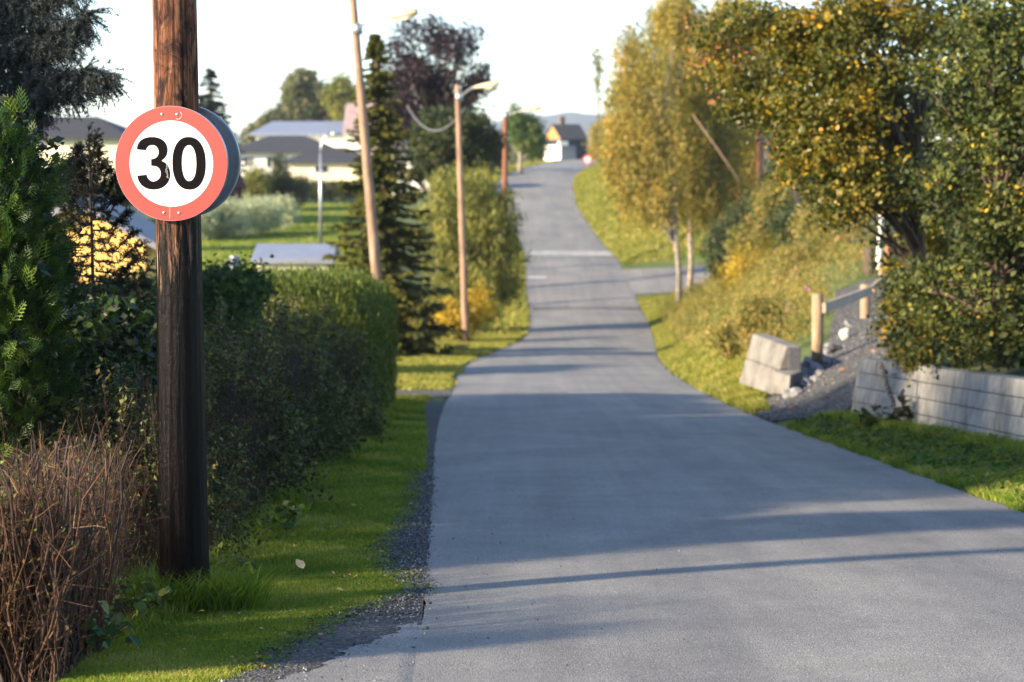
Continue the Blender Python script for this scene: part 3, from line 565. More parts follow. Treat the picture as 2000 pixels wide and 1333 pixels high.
house('house', 'tall white house wall half hidden behind the spruce', 677, 860, 262, 205, 215, 9, M_WALLW, M_PINK, over=.4, wins=((.6, .68, .8, 2.0),))
house('house', 'white house low between the spruce and the beech', 745, 850, 300, 275, 160, 7, M_WALLW, M_TILE2, over=.4, wins=((.3, .4, .5, 1.3),))
house('garden_shed', 'small yellow and white shed with pale metal roof beyond the clipped hedge', 503, 640, 511, 486, 60, 2.6, M_CREAM, M_ZROOF, over=.16, gable=M_WALLY, wins=())
house('cottage', 'small dark maroon shed standing right of the sign beyond the lawn', 432, 474, 368, 338, 125, 3, M_MAROON, M_MAROON, over=.2, rz=R(20))
YG = 43.5; q0, q1, ap = P(10, 486, YG), P(282, 474, YG), P(146, 400, YG); gz = H(q0[0], YG) - .5; gr_ = tag(empty('garage', (q0[0], YG, gz)), 'yellow garage with its gable end seen low behind the dark young conifer', 'building'); D_ = 2.6
MB().add([(q0[0], YG, gz), (q1[0], YG, gz), (q1[0], YG, q1[2]), (ap[0], YG, ap[2]), (q0[0], YG, q0[2])] + [(q0[0], YG+D_, gz), (q1[0], YG+D_, gz), (q1[0], YG+D_, q1[2]), (ap[0], YG+D_, ap[2]), (q0[0], YG+D_, q0[2])], [(0, 1, 2, 3, 4), (9, 8, 7, 6, 5), (0, 5, 6, 1), (1, 6, 7, 2), (4, 9, 5, 0)]).build('wall', m_plain('bright yellow boards', (.80, .50, .14), .8, 0, .08, 3, .1), gr_)
for (e_, sg_) in ((q0, -1), (q1, 1)):
    d_ = (e_ - ap); d_ = d_/abs(d_[0]); o_ = e_ + d_*.35; up_ = np.array([0, 0, .13])
    a0_, a1_ = ap + np.array([0, -.25, .01]), o_ + np.array([0, -.25, .01]); b0_, b1_ = a0_ + np.array([0, D_+.5, 0]), a1_ + np.array([0, D_+.5, 0]); MB().hexa([a0_, a1_, b1_, b0_], [a0_+up_, a1_+up_, b1_+up_, b0_+up_]).build('roof', M_TILE2, gr_)
hh, LL, W_, ze_ = house('garage_house', 'dark house with orange gable and garage door at the crest of the road', 1096, 1153, 273, 245, 285, 5.2, M_NAVY, M_TILE, over=.12, rz=R(24), gable=M_ORANGE, door=(.04, .56, (.8, 3.0)), chim=.35)
MB().hexa([LL(-.05, .05, ze_-3.3), LL(-.002, .05, ze_-3.3), LL(-.002, 5.1, ze_-3.3), LL(-.05, 5.1, ze_-3.3)], [LL(-.05, .05, ze_-.75), LL(-.002, .05, ze_-.75), LL(-.002, 5.1, ze_-.75), LL(-.05, 5.1, ze_-.75)]).build('white_wall_section', M_WALLW, hh)
MB().hexa([LL(-.5, -.5, ze_-.8), LL(W_*.2, -.5, ze_-.8), LL(W_*.2, -.06, ze_-.8), LL(-.5, -.06, ze_-.8)], [LL(-.5, -.5, ze_-.2), LL(W_*.2, -.5, ze_-.2), LL(W_*.2, -.06, ze_-.2), LL(-.5, -.06, ze_-.2)]).build('fascia', M_WALLW, hh)
house('house', 'pale house glimpsed between the birches and the autumn tree', 1492, 1580, 316, 285, 125, 6, M_CREAM, M_TILE, over=.4, wins=((.1, .2, .3, 1.3), (.35, .45, .3, 1.3)))
# parked vehicle by the far driveway
cb = P(928, 328, 150); cz = H(cb[0], 150); car = tag(empty('parked_van', (cb[0], 150, cz)), 'pale silver van parked left of the far lamp pole', 'van'); M_CAR = m_plain('silver paint', (.55, .60, .66), .3, .3, .05, 3, 0); M_TYRE = m_plain('tyre', (.02, .02, .02), .9, 0, .2, 9, .1)
x0, y0, z0 = cb[0], 150, cz; m = MB()
prof = [(-1.9, .35), (1.9, .35), (2.0, .9), (1.5, 1.05), (1.0, 1.62), (-1.6, 1.66), (-1.95, 1.0)]
vs = [(x0+s*.82*(1 if z < 1.1 else .88), y0+yy, z0+z) for s in (-1, 1) for yy, z in prof]; n_ = len(prof)
m.add(vs, [tuple(range(n_))[::-1], tuple(range(n_, 2*n_))] + [(i_, (i_+1) % n_, n_+(i_+1) % n_, n_+i_) for i_ in range(n_)]).build('body', M_CAR, car, bevel=.05)
MB().add([(x0+s*.62, y0+yy, z0+z) for s, yy, z in ((-1, -1.93, 1.12), (1, -1.93, 1.12), (.95, -1.70, 1.55), (-.95, -1.70, 1.55))] + [(x0+s*.62, y0+yy, z0+z) for s, yy, z in ((-1, -1.89, 1.12), (1, -1.89, 1.12), (.95, -1.66, 1.55), (-.95, -1.66, 1.55))], [(0, 1, 2, 3), (4, 7, 6, 5), (0, 4, 5, 1), (1, 5, 6, 2), (2, 6, 7, 3), (3, 7, 4, 0)]).build('rear_window', M_WIN, car)
for sx_ in (-1, 1):
    for sy_ in (-1.2, 1.25): MB().tube([(x0+sx_*.66, y0+sy_, z0+.33), (x0+sx_*.86, y0+sy_, z0+.33)], .33, 16).build('wheel', M_TYRE, car)
    MB().box((x0+sx_*.68, y0-1.93, z0+.92), (.07, .03, .12)).build('tail_light', m_plain('tail light', (.4, .02, .02), .3, 0, .1, 5, 0), car)
# far round sign at the crest, small white post by the round tree, grey bin on lawn
fs_ = P(1147, 312, 176); gz = H(fs_[0], 176); fs_root = tag(empty('far_round_sign', (fs_[0], 176, gz)), 'small round pink and white sign at the crest of the road', 'sign')
MB().tube([(fs_[0], 176, gz), (fs_[0], 176, fs_[2]+.3)], .035, 8).build('post', M_GALV, fs_root)
def ringat(c, r0, r1, dy, mat, name, par):
    o = disc(r0, r1, -.01, .01, 40); o.v = [(x+c[0], y+c[1]+dy, z+c[2]) for x, y, z in o.v]; return o.build(name, mat, par)
ringat((fs_[0], 175.93, fs_[2]), .25, .38, 0, M_RED, 'red_ring', fs_root); ringat((fs_[0], 175.94, fs_[2]), 0, .26, 0, M_WHITE, 'white_panel', fs_root)
bp = P(458, 512, 78); bz = H(bp[0], 78); bi = tag(empty('garden_bin', (bp[0], 78, bz)), 'small pale grey bin standing on the lawn beside the shed', 'bin')
MB().tube([(bp[0], 78, bz), (bp[0], 78, bp[2]+.15)], [.16, .19], 14).build('body', M_GALV, bi, True); MB().tube([(bp[0], 78, bp[2]+.155), (bp[0], 78, bp[2]+.22)], [.2, .12], 14).build('lid', M_GALV, bi, True)

# ---------------------------------------------------------------- retaining walls, handrail, rocks, posts on the right
M_CONC2 = m_plain('weathered concrete', (.17, .16, .145), .92, 0, .45, 3, .6)
def blockwall(name, label, path, hts, nc, th, batter, bl, mcap=None):
    """path: base points along the front face; each block is its own bevelled box inside ONE wall mesh per course"""
    root = tag(empty(name, tuple(path[0])), label, 'wall'); path = [np.array(q, float) for q in path]; seg = [np.linalg.norm(path[i+1][:2]-path[i][:2]) for i in range(len(path)-1)]; tot = sum(seg); cum = np.concatenate([[0], np.cumsum(seg)])
    P_ = lambda s: np.array([np.interp(s, cum, [q[k] for q in path]) for k in range(3)])
    for c in range(nc):
        m = MB(); s = 0.0 if c % 2 == 0 else -bl*.5
        while s < tot:
            a_, b_ = max(s, 0), min(s+bl, tot)
            if b_-a_ > .06:
                pa, pb_ = P_(a_+.004), P_(b_-.004); d = (pb_-pa); d[2] = 0; d /= np.linalg.norm(d); nrm = np.array([d[1], -d[0], 0]); nrm = nrm if nrm[0] < 0 or nrm[1] < 0 else -nrm
                hA = np.interp(a_, cum, hts)/nc; hB = np.interp(b_, cum, hts)/nc; jt = rng.normal()*.006
                o0 = -nrm*(c*batter - jt); o1 = -nrm*((c+1)*batter - jt) ; bk = -nrm*th
                z0a, z0b = np.array([0, 0, c*hA+.004]), np.array([0, 0, c*hB+.004]); z1a, z1b = np.array([0, 0, (c+1)*hA-.004]), np.array([0, 0, (c+1)*hB-.004])
                m.hexa([pa+o0+z0a, pb_+o0+z0b, pb_+bk+z0b, pa+bk+z0a], [pa+o1+z1a, pb_+o1+z1b, pb_+bk+z1b, pa+bk+z1a])
            s += bl
        m.build('block_course', mcap or M_CONC, root, bevel=.03 if mcap else .012)
    m = MB(); s0 = [q - 0 for q in path]     # mortar/back core set behind the faces
    for i in range(len(path)-1):
        a_, b_ = path[i], path[i+1]; d = b_-a_; d[2] = 0; d = d/np.linalg.norm(d); nrm = np.array([d[1], -d[0], 0]); nrm = nrm if nrm[0] < 0 or nrm[1] < 0 else -nrm
        q = -nrm*(.05 + batter*nc); q2 = -nrm*(th-.02); zA = np.array([0, 0, hts[i]-.03]); zB = np.array([0, 0, hts[i+1]-.03])
        m.hexa([a_+q+d*.03, b_+q-d*.03, b_+q2-d*.03, a_+q2+d*.03], [a_+q+zA+d*.03, b_+q+zB-d*.03, b_+q2+zB-d*.03, a_+q2+zA+d*.03])
    m.build('core', M_STONE, root); return root
W0 = P(1660, 812, 29); W1 = P(2000, 892, 22.6); W2 = P(2160, 935, 20)
blockwall('retaining_wall', 'long pale concrete block retaining wall under the dense bush at right', [W0, (W0+W1)/2+np.array([.05, .0, 0]), W1, W2], [.78, .78, .80, .8], 4, .35, .028, 1.55)
S0 = P(1442, 742, 36.4); S1 = P(1508, 768, 34.6); S2 = P(1545, 775, 34.2); S0[2] -= .06; S1[2] -= .03; S2[2] -= .05
blockwall('wall_stub', 'short tilted concrete block wall end left of the gravel ramp', [S0, S1], [.84, .78], 2, .5, .12, .72, M_CONC2)
m = MB(); a_, b_ = P(1506, 770, 34.5), P(1540, 772, 34.0); m.hexa([a_, b_, b_+np.array([.25, .5, 0]), a_+np.array([.1, .5, 0])], [a_+np.array([.05, .04, .36]), b_+np.array([.03, .04, .30]), b_+np.array([.25, .5, .33]), a_+np.array([.1, .5, .36])])
tag(m.build('concrete_block', M_CONC2, None, bevel=.03), 'single loose concrete block at the right foot of the short wall end', 'block')
hr = tag(empty('handrail', tuple(P(1597, 655, 36))), 'wooden rail on round posts climbing beside the gravel ramp', 'handrail')
PO = [((1597, 660), 574, 36, .098), ((1690, 622), 556, 41, .095), ((1723, 596), 521, 45, .10), ((1765, 565), 482, 50, .095)]
for (bx, by), ty, Y, r_ in PO:
    b = P(bx, by, Y); t = P(bx, ty, Y); MB().tube([b - np.array([0, 0, .5]), b, t-np.array([0, 0, .015]), t], [r_, r_, r_, r_*.86], 20).build('post', M_WOODPOST, hr, True)
M_RAIL = m_bark('grey rail wood', (.30, .23, .17), (.56, .45, .34))
rp = [P(1606, 602, 35.88), P(1700, 567, 40.88), P(1728, 540, 44.85), P(1779, 500, 49.9)]
for i in range(3):
    a_, b_ = rp[i].copy(), rp[i+1].copy(); h_ = np.array([0, 0, .085]); t_ = np.array([.055, -.012, 0]); MB().hexa([a_-h_, b_-h_, b_-h_+t_, a_-h_+t_], [a_+h_, b_+h_, b_+h_+t_, a_+h_+t_]).build('rail', M_RAIL, hr, bevel=.008)
def rock(name, c, s, mat, label, group=None, cat='rock'):
    bm = bmesh.new(); bmesh.ops.create_icosphere(bm, subdivisions=2, radius=1); ph = rng.random(3)*6
    for v in bm.verts:
        k = 1 + .22*math.sin(v.co.x*3+ph[0]) + .18*math.cos(v.co.y*4+ph[1]) + .14*math.sin(v.co.z*5+ph[2]); v.co = Vector((v.co.x*s[0]*k, v.co.y*s[1]*k, v.co.z*s[2]*k))
    me = bpy.data.meshes.new(name); bm.to_mesh(me); bm.free(); me.materials.append(mat); o = bpy.data.objects.new(name, me); sc.collection.objects.link(o); o.location = c; o.rotation_euler = tuple(rng.random(3)*.6); tag(o, label, cat, group); return o
M_ROCK = m_plain('grey rock', (.22, .22, .23), .85, 0, .5, 9, .5); M_ROCKW = m_plain('pale rock', (.60, .55, .46), .85, 0, .2, 9, .4); M_ROCKD = m_plain('dark rock', (.10, .09, .085), .9, 0, .4, 9, .5)
def gp(px, Y, dz=0): x = (px-1000)/F*Y; return (x, Y, H(x, Y)+dz)
for k, (px, Y, s) in enumerate([(1540, 36.6, .10), (1556, 36.4, .13), (1572, 36.8, .11), (1588, 35.2, .12), (1602, 35.0, .14), (1570, 35.4, .12), (1556, 35.0, .10), (1615, 36.0, .10), (1640, 37.4, .09), (1535, 35.6, .12), (1560, 34.6, .13), (1580, 34.3, .11), (1628, 38.0, .11), (1655, 39.4, .10), (1597, 34.4, .08), (1545, 33.9, .12), (1664, 40.2, .1), (1530, 36.2, .16), (1566, 36.0, .15), (1590, 36.3, .16), (1548, 35.5, .17), (1580, 35.0, .15), (1608, 36.6, .13), (1620, 37.1, .12), (1600, 35.6, .12), (1574, 34.7, .14), (1562, 33.8, .12), (1552, 34.6, .15)]):
    rock('rubble_stone', gp(px, Y, s*.35), (s*1.25, s, s*.6), M_ROCK, 'grey broken stone in the rubble beside the gravel ramp', 'rubble beside the gravel ramp', 'stone')
rock('boulder', gp(1651, 38.6, .10), (.10, .10, .11), M_ROCKW, 'rounded pale boulder on the ramp edge between the rail posts')
rock('boulder', gp(1632, 37.2, .07), (.12, .1, .10), M_ROCKD, 'squarish dark stone just left of the pale ramp boulder')
q = P(1766, 488, 51); rock('boulder', tuple(q), (.17, .16, .12), M_ROCKW, 'pale stone lying near the top end of the handrail')
for lab, nm, b0, t0, Y, r0_, mt in (('slim white post standing in the weeds left of the dense bush', 'marker_post', (1717, 500), (1725, 350), 46, .055, M_WALLW), ('brown wooden post right behind the slim white post', 'wooden_post', (1733, 520), (1745, 352), 47, .075, M_BARK_RED), ('short grey stump post in the weeds above the handrail', 'stump_post', (1697, 560), (1697, 484), 47, .125, M_BARK)):
    a_, b_ = P(*b0, Y), P(*t0, Y); tag(MB().tube([a_-np.array([0, 0, .4]), a_, b_], [r0_, r0_, r0_*.9], 14).build(nm, mt, None, True), lab, 'post')

M_PAINT = m_plain('worn white paint', (.42, .42, .42), .7, 0, .3, 20, .1)
for (px_, py_, Yc, hw_, hl_) in ((1150, 762, 39.0, .36, .12), (1052, 547, 103.5, .55, .35)):
    xc = (px_-1000)/F*Yc; u_ = (xc-float(xl(Yc)))/float(xr(Yc)-xl(Yc)); zc_ = .03*(1-(2*u_-1)**2)+.010; ys_ = np.linspace(Yc-hl_, Yc+hl_, 4)[:, None]; Xm = np.repeat(np.linspace(xc-hw_, xc+hw_, 6)[None], 4, 0); Ym = np.repeat(ys_, 6, 1)
    tag(grid_mesh('road_marking', Xm, Ym, zr(Ym)+zc_, M_PAINT), kind='structure')
# ---------------------------------------------------------------- leaf materials
G = m_leaf
L_THUJA = G('thuja leaves', [(0, (.006, .020, .005)), (.5, (.025, .065, .010)), (.85, (.10, .16, .02)), (1, (.30, .32, .05))], .2)  # palest stops lightened to imitate sunlit frond tips
L_BLUE = G('blue spruce needles', [(0, (.008, .014, .013)), (.5, (.028, .040, .042)), (1, (.12, .145, .15))], .1)
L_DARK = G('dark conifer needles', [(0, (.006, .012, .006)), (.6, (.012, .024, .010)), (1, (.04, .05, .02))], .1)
L_SPR = G('spruce needles', [(0, (.03, .045, .010)), (.5, (.10, .11, .020)), (.8, (.18, .17, .03)), (1, (.27, .23, .045))], .25)
L_BEECH = G('copper beech leaves', [(0, (.008, .005, .009)), (.6, (.022, .012, .018)), (1, (.07, .035, .04))], .15)
L_OLIVE = G('olive leaves', [(0, (.015, .03, .012)), (.5, (.04, .06, .02)), (1, (.12, .12, .03))], .3)
L_WILLOW = G('willow leaves', [(0, (.06, .08, .015)), (.5, (.17, .18, .035)), (.8, (.30, .28, .06)), (1, (.42, .36, .09))], .35)
L_BIRCH = G('birch leaves', [(0, (.08, .09, .02)), (.4, (.24, .215, .045)), (.75, (.42, .31, .07)), (1, (.66, .40, .11))], .45)
L_BIRCHG = G('green birch leaves', [(0, (.08, .095, .02)), (.5, (.23, .21, .04)), (.85, (.42, .31, .055)), (1, (.58, .38, .08))], .48)
L_AUT = G('autumn shrub leaves', [(0, (.014, .026, .006)), (.35, (.055, .070, .014)), (.62, (.14, .135, .022)), (.80, (.30, .21, .025)), (.92, (.62, .40, .03)), (1, (.66, .24, .05))], .4, .4)
L_DENSE = G('dense bush leaves', [(0, (.008, .018, .005)), (.4, (.035, .050, .011)), (.72, (.10, .115, .026)), (.88, (.18, .19, .045)), (.95, (.50, .34, .03)), (1, (.65, .30, .03))], .3, .55, .25)
L_RED = G('reddish leaves', [(0, (.08, .09, .02)), (.4, (.26, .15, .03)), (.8, (.50, .16, .08)), (1, (.60, .34, .06))], .35)
L_PALE = G('pale willow hedge leaves', [(0, (.22, .26, .14)), (.5, (.42, .46, .28)), (1, (.58, .60, .40))], .4)
L_TREE = G('far tree leaves', [(0, (.05, .07, .03)), (.5, (.12, .13, .05)), (1, (.24, .20, .08))], .3)
L_ROUND = G('round tree leaves', [(0, (.02, .06, .012)), (.5, (.06, .12, .02)), (1, (.20, .20, .04))], .3)
L_HEDGE = G('hedge leaves', [(0, (.006, .014, .005)), (.4, (.032, .050, .014)), (.72, (.10, .115, .034)), (.9, (.22, .20, .07)), (1, (.38, .24, .05))], .3, .55, .22)
L_CLIP = G('clipped hedge needles', [(0, (.025, .05, .008)), (.5, (.075, .115, .018)), (1, (.26, .27, .05))], .3)
L_YEL = G('yellow shrub leaves', [(0, (.20, .15, .02)), (.5, (.42, .30, .03)), (1, (.65, .45, .05))], .4)
L_WEED = G('bank weeds', [(0, (.06, .09, .02)), (.4, (.18, .18, .04)), (.7, (.34, .26, .07)), (1, (.50, .30, .12))], .4)
L_RHODO = G('garden shrub leaves', [(0, (.012, .035, .010)), (.5, (.035, .075, .018)), (.85, (.10, .14, .03)), (1, (.25, .18, .04))], .3, .55, .22)

# ---------------------------------------------------------------- near hedge of bare twigs
def twig_hedge(label, x0, x1, y0, y1, h, n, leafn, seed_h=.06, rmin=.0016, rmax=.0050, green=.25, lsize=.016, lm=None, group='roadside hedge sections', face=True, hf=None, tshift=0, front=.35, litter=0):
    cx_, cy_ = (x0+x1)/2, (y0+y1)/2; root = tag(empty('hedge', (cx_, cy_, H(cx_, cy_))), label, 'hedge', group); k = 8
    x = x0 + (x1-x0)*rng.random(n); y = y0 + (y1-y0)*rng.random(n)
    fm = rng.random(n) < front; y = np.where(fm, y0 + .22*rng.random(n)**1.5, y); fm2 = (rng.random(n) < .3) & ~fm; x = np.where(fm2, x1 - .2*rng.random(n)**1.5, x)
    zt_ = (hf(x, y) if hf else h + 0*x)
    hgt = zt_*(.45+.6*rng.random(n)**.5) + rng.normal(size=n)*seed_h; z = height(x, y); t = np.linspace(0, 1, k)
    drift = rng.normal(size=(n, 2))*.10; ph = rng.random((n, 4))*6.28; am = .012+.028*rng.random(n)
    px_ = x[:, None] + drift[:, :1]*t + (np.sin(t*9+ph[:, :1])+.6*np.sin(t*17+ph[:, 1:2]))*am[:, None]; py_ = y[:, None] + drift[:, 1:]*t + (np.sin(t*8+ph[:, 2:3])+.6*np.sin(t*15+ph[:, 3:]))*am[:, None]
    pts = np.stack([px_, py_, z[:, None]-.05 + t*hgt[:, None]], -1); rad = (rmin + (rmax-rmin)*rng.random(n)**3.5)[:, None]*(1-.55*t)
    stem_t = rng.random(n)*.75 + tshift; tubes_np('stems', pts, rad, M_TWIG, root, 4, stem_t)
    nb = n*4; bi = rng.integers(0, n, nb); f = .15+.85*rng.random(nb)**.8; i0 = np.clip((f*(k-1)).astype(int), 0, k-2); fr = (f*(k-1)-i0)[:, None]; st = pts[bi, i0]*(1-fr)+pts[bi, i0+1]*fr
    dr = rng.normal(size=(nb, 3))*np.array([1, 1, .5]) + np.array([0, 0, .75]); dr /= np.linalg.norm(dr, axis=1, keepdims=True); ln_ = .05+.16*rng.random(nb); t4 = np.linspace(0, 1, 4)
    bp_ = st[:, None] + dr[:, None]*ln_[:, None, None]*t4[None, :, None] + rng.normal(size=(nb, 4, 3))*.006*t4[None, :, None]
    lim = (np.interp(bp_[:, -1, 0], [x0, x1], [0, 0]) + 0); bp_[..., 2] = np.minimum(bp_[..., 2], height(bp_[..., 0], bp_[..., 1]) + (hf(bp_[..., 0], bp_[..., 1]) if hf else h) + .07 + .09*rng.random((nb, 1)))
    tubes_np('twigs', bp_, (.0008+.0014*rng.random(nb))[:, None]*(1-.5*t4), M_TWIG, root, 3, np.clip(rng.random(nb)+tshift, 0, 1))
    if litter:
        li = rng.integers(0, nb, litter); li = li[(bp_[li, -1, 2] - height(bp_[li, -1, 0], bp_[li, -1, 1])) < .75*h]; leaf_cloud('dead_leaves', bp_[li, -1], rng.normal(size=(len(li), 3)), 2, .02, .020, m_leaf('dead hedge leaves', [(0, (.02, .012, .006)), (.7, (.10, .055, .02)), (1, (.28, .17, .06))], .2), root)
    if leafn:
        li = rng.integers(0, nb, leafn); wgt = bp_[li, -1, 2] - height(bp_[li, -1, 0], bp_[li, -1, 1]); hh_ = (hf(bp_[li, -1, 0], bp_[li, -1, 1]) if hf else h); keep = rng.random(leafn) < np.clip((wgt/hh_-.35)*1.6, green, 1); li = li[keep]
        c_ = bp_[li, -1]; leaf_cloud('leaves', c_, rng.normal(size=c_.shape), 2, .012, lsize, lm or L_ROUND, root, LEAF2)
    return root
HX = -1.95
twig_hedge('near clipped hedge of bare red brown twigs with sparse green tips', -2.7, HX-.03, 9.3, 10.7, 1.0, 1000, 2400, rmax=.0135, front=.45, litter=2600, hf=lambda x, y: .86 + .20*np.clip((x+2.4)/.5, -.5, 1) + .05*np.sin(x*9)*np.sin(y*7))
twig_hedge('thin dark bare stretch of hedge just left of the thick pole', -3.2, HX-.30, 10.75, 12.7, .9, 900, 900, front=.1, tshift=-.2)
def leafy_hedge(label, x0, x1, y0, y1, h, n, size, mat, twigs=1200, group='roadside hedge sections', tmpl=LEAF2, ncl=900, spread=.07, hf=None, edge_bias=True):
    root = twig_hedge(label, x0, x1, y0, y1, h*.97, twigs, 0, .1, group=group, hf=hf, front=.15, tshift=-.15)
    x = x0+(x1-x0)*rng.random(ncl); y = y0+(y1-y0)*rng.random(ncl); zt = (hf(x, y) if hf else h+0*x); z = height(x, y)+zt*(.05+.95*rng.random(ncl)**.7); s = rng.random(ncl)
    x = np.where(s < .38, x1 - .12*rng.random(ncl), x); y = np.where((s > .38) & (s < .62), y0 + .12*rng.random(ncl), y); z = np.where(s > .62, height(x, y)+zt - .1*rng.random(ncl) + .05*rng.normal(size=ncl), z)
    zf = np.clip((z-height(x, y))/np.maximum(zt, .1), 0, 1); z -= zt*.42*np.exp(-(x1-x)/.55)*(s > .62); x += (s < .38)*(.16*np.sin(y*1.5)+.09*np.sin(y*4.3+z*5) - .62*zf**2.2 + .14) + .05*np.sin(z*7+y); z += (.16*np.sin(y*2.1+x*2.2)+.07*np.sin(y*5.1+x*4))*zf + .08*rng.normal(size=ncl)*(zf > .85); c_ = np.stack([x, y, z], 1); d = np.stack([(s < .38)*1., ((s > .38) & (s < .62))*-1., (s > .62)*1.], 1)
    leaf_cloud('foliage', c_, d, n//ncl, spread, size, mat, root, tmpl)
    q = 230; si = rng.choice(np.where(zf > .3)[0], q); b0 = c_[si]; dv = np.stack([rng.random(q)*.8-.15, rng.normal(size=q)*.4, .5+rng.random(q)], 1); dv /= np.linalg.norm(dv, axis=1, keepdims=True); t = np.linspace(0, 1, 7)[None, :, None]; L = (.16+.30*rng.random(q))[:, None, None]
    sp = b0[:, None] + dv[:, None]*L*t; sp[..., 2] -= (.35*L*t**2)[..., 0]*L[..., 0]*1.5; so_ = tubes_np('sprigs', sp, np.tile(np.linspace(.0035, .001, 7), (q, 1)), M_TWIG, root, 3, rng.random(q)); so_['kind'] = 'stuff'; lc = sp[:, 1:].reshape(-1, 3)
    leaf_cloud('sprig_leaves', lc, np.tile([0, -.3, .6], (len(lc), 1)), 6, .024, size*1.25, mat, root, tmpl, tbias=.5+.55*rng.random(len(lc))); return root
leafy_hedge('hedge section right behind the thick pole, twiggy with dull green top', -3.5, HX-.02, 12.6, 16.4, 1.2, 20000, .026, L_HEDGE, 1700, ncl=560, hf=lambda x, y: 1.04+.16*np.sin(y*1.7-1)+.06*np.sin(x*6+y*5))
leafy_hedge('dark leafy hedge section with grey green leaves before the clipped hedge', -4.9, HX-.05, 16.4, 22.5, 1.4, 60000, .034, L_HEDGE, 1800, ncl=1500, spread=.09, hf=lambda x, y: 1.22+.16*np.sin(y*1.9)+.12*np.sin(x*3+y*2.3))
leafy_hedge('dark loose hedge section touching the bright clipped hedge', -5.2, HX-.05, 22.5, 29.5, 1.8, 50000, .045, L_HEDGE, 1000, ncl=1300, spread=.10, hf=lambda x, y: 1.18+.14*np.sin(y*1.4+1)+.12*np.sin(x*2.5+y))
# clipped bright hedge
root = tag(empty('clipped_hedge', (-3.9, 33, H(-3.9, 33))), 'bright green closely clipped hedge block beside the tall leaning lamp pole', 'hedge'); n = 5200
x = -6.4 + 4.35*rng.random(n); y = 29.6 + 6.6*rng.random(n); s = rng.random(n); hz = 2.02 + .05*np.sin(y*2)+.05*np.sin(x*3); z = height(x, y) + hz*rng.random(n)
x = np.where(s < .33, -2.08, x); y = np.where((s > .33) & (s < .6), 29.7, y); z = np.where(s > .6, height(x, y)+hz, z); z -= hz*.16*np.clip(1-(-2.05-x)/.5, 0, 1)**2*(z-height(x, y) > .6*hz); z -= hz*.12*np.clip(1-(y-29.6)/.7, 0, 1)**2*(z-height(x, y) > .6*hz); c_ = np.stack([x, y, z], 1); d = np.stack([(s < .33)*1., ((s > .33) & (s < .6))*-1., (s > .6)*1.], 1)
leaf_cloud('foliage', c_, d, 34, .075, .075, L_CLIP, root, NARROW, up=.2, droop=-1.6)
n = 3600; x = -6.3 + 4.1*rng.random(n); y = 29.85 + 6.2*rng.random(n); y[:1500] = 29.8 + .5*rng.random(1500); c_ = np.stack([x, y, height(x, y) + 1.93*rng.random(n)], 1); leaf_cloud('inner_foliage', c_, rng.normal(size=c_.shape), 34, .12, .055, L_CLIP, root, NARROW)
x_ = np.array([-6.1, -2.3]); m = MB()
for xx, yy in [(-2.5, 30.2+.8*k) for k in range(8)] + [(-4.3, 30.2+.8*k) for k in range(8)]:
    m.tube([(xx, yy, H(xx, yy)-.1), (xx, yy, H(xx, yy)+1.7)], [.04, .02], 6)
    m.build('stem', M_BARK, root); m = MB()

# ---------------------------------------------------------------- lawn, verge and bank grasses
def region_blades(name, xa, xb, y0, y1, dens, h, wd, mat, lean=.6, dpow=1.0, label=None, hv=.5, tintf=None, keepf=None):
    A = (y1-y0)*2.0; ys = np.linspace(y0, y1, 400); n = int(dens*np.trapz(np.maximum(xb(ys)-xa(ys), 0), ys)); y = y0+(y1-y0)*rng.random(n); x = xa(y)+(xb(y)-xa(y))*rng.random(n)
    if keepf is not None: k_ = rng.random(n) < keepf(x, y); x, y = x[k_], y[k_]; n = len(x)
    hh_ = h*(.4+hv*1.2*rng.random(n))*(.7+.6*vnoise(x, y, 3.1, 2)); w_ = wd*(.6+.8*rng.random(n)); t_ = np.clip(rng.random(n)*.55 + .5*(vnoise(x, y, 2.2, 5)-.1), 0, 1) if tintf is None else tintf(x, y, n)
    o = blades(name, x, y, hh_, w_, mat, lean, tint=t_); 
    return o
fade = lambda x, y: np.clip((gout(y)+.03 - x)/.16, 0, 1)**.6
region_blades('verge_lawn', lambda y: HX-.02+0*y, lambda y: gout(y)+.10, 8.8, 13.5, 14000, .030, .0042, M_LAWN, .9, keepf=lambda x, y: np.clip((gout(y)+.06+.05*np.sin(y*23)-x)/.12, 0, 1))
region_blades('verge_lawn', lambda y: HX-.3+0*y, lambda y: gout(y)+.12, 13.5, 21, 5200, .042, .0075, M_LAWN, .9, keepf=lambda x, y: np.clip((gout(y)+.08+.06*np.sin(y*19)-x)/.14, 0, 1))
region_blades('verge_lawn', lambda y: HX-.3+0*y, lambda y: gout(y)+.15, 21, 36.3, 2200, .07, .013, M_LAWN, .8)
# taller grass at the hedge foot and round the pole
region_blades('tall_grass', lambda y: HX-.05+0*y, lambda y: HX+.16+.08*np.sin(y*2.3), 10.3, 15, 2000, .11, .006, M_LAWN, .9)
region_blades('tall_grass', lambda y: HX-.15+0*y, lambda y: HX+.25+.1*np.sin(y*2.3), 15, 36, 900, .15, .012, M_LAWN, .9)
a_ = rng.random(2600)*6.283; r_ = .14+.17*rng.random(2600)**1.4; blades('grass_tuft', PX+np.cos(a_)*r_*1.2+.05, PY+np.sin(a_)*r_, .10+.17*rng.random(2600), .005+.003*rng.random(2600), M_LAWN, .9, tint=rng.random(2600)*.5)
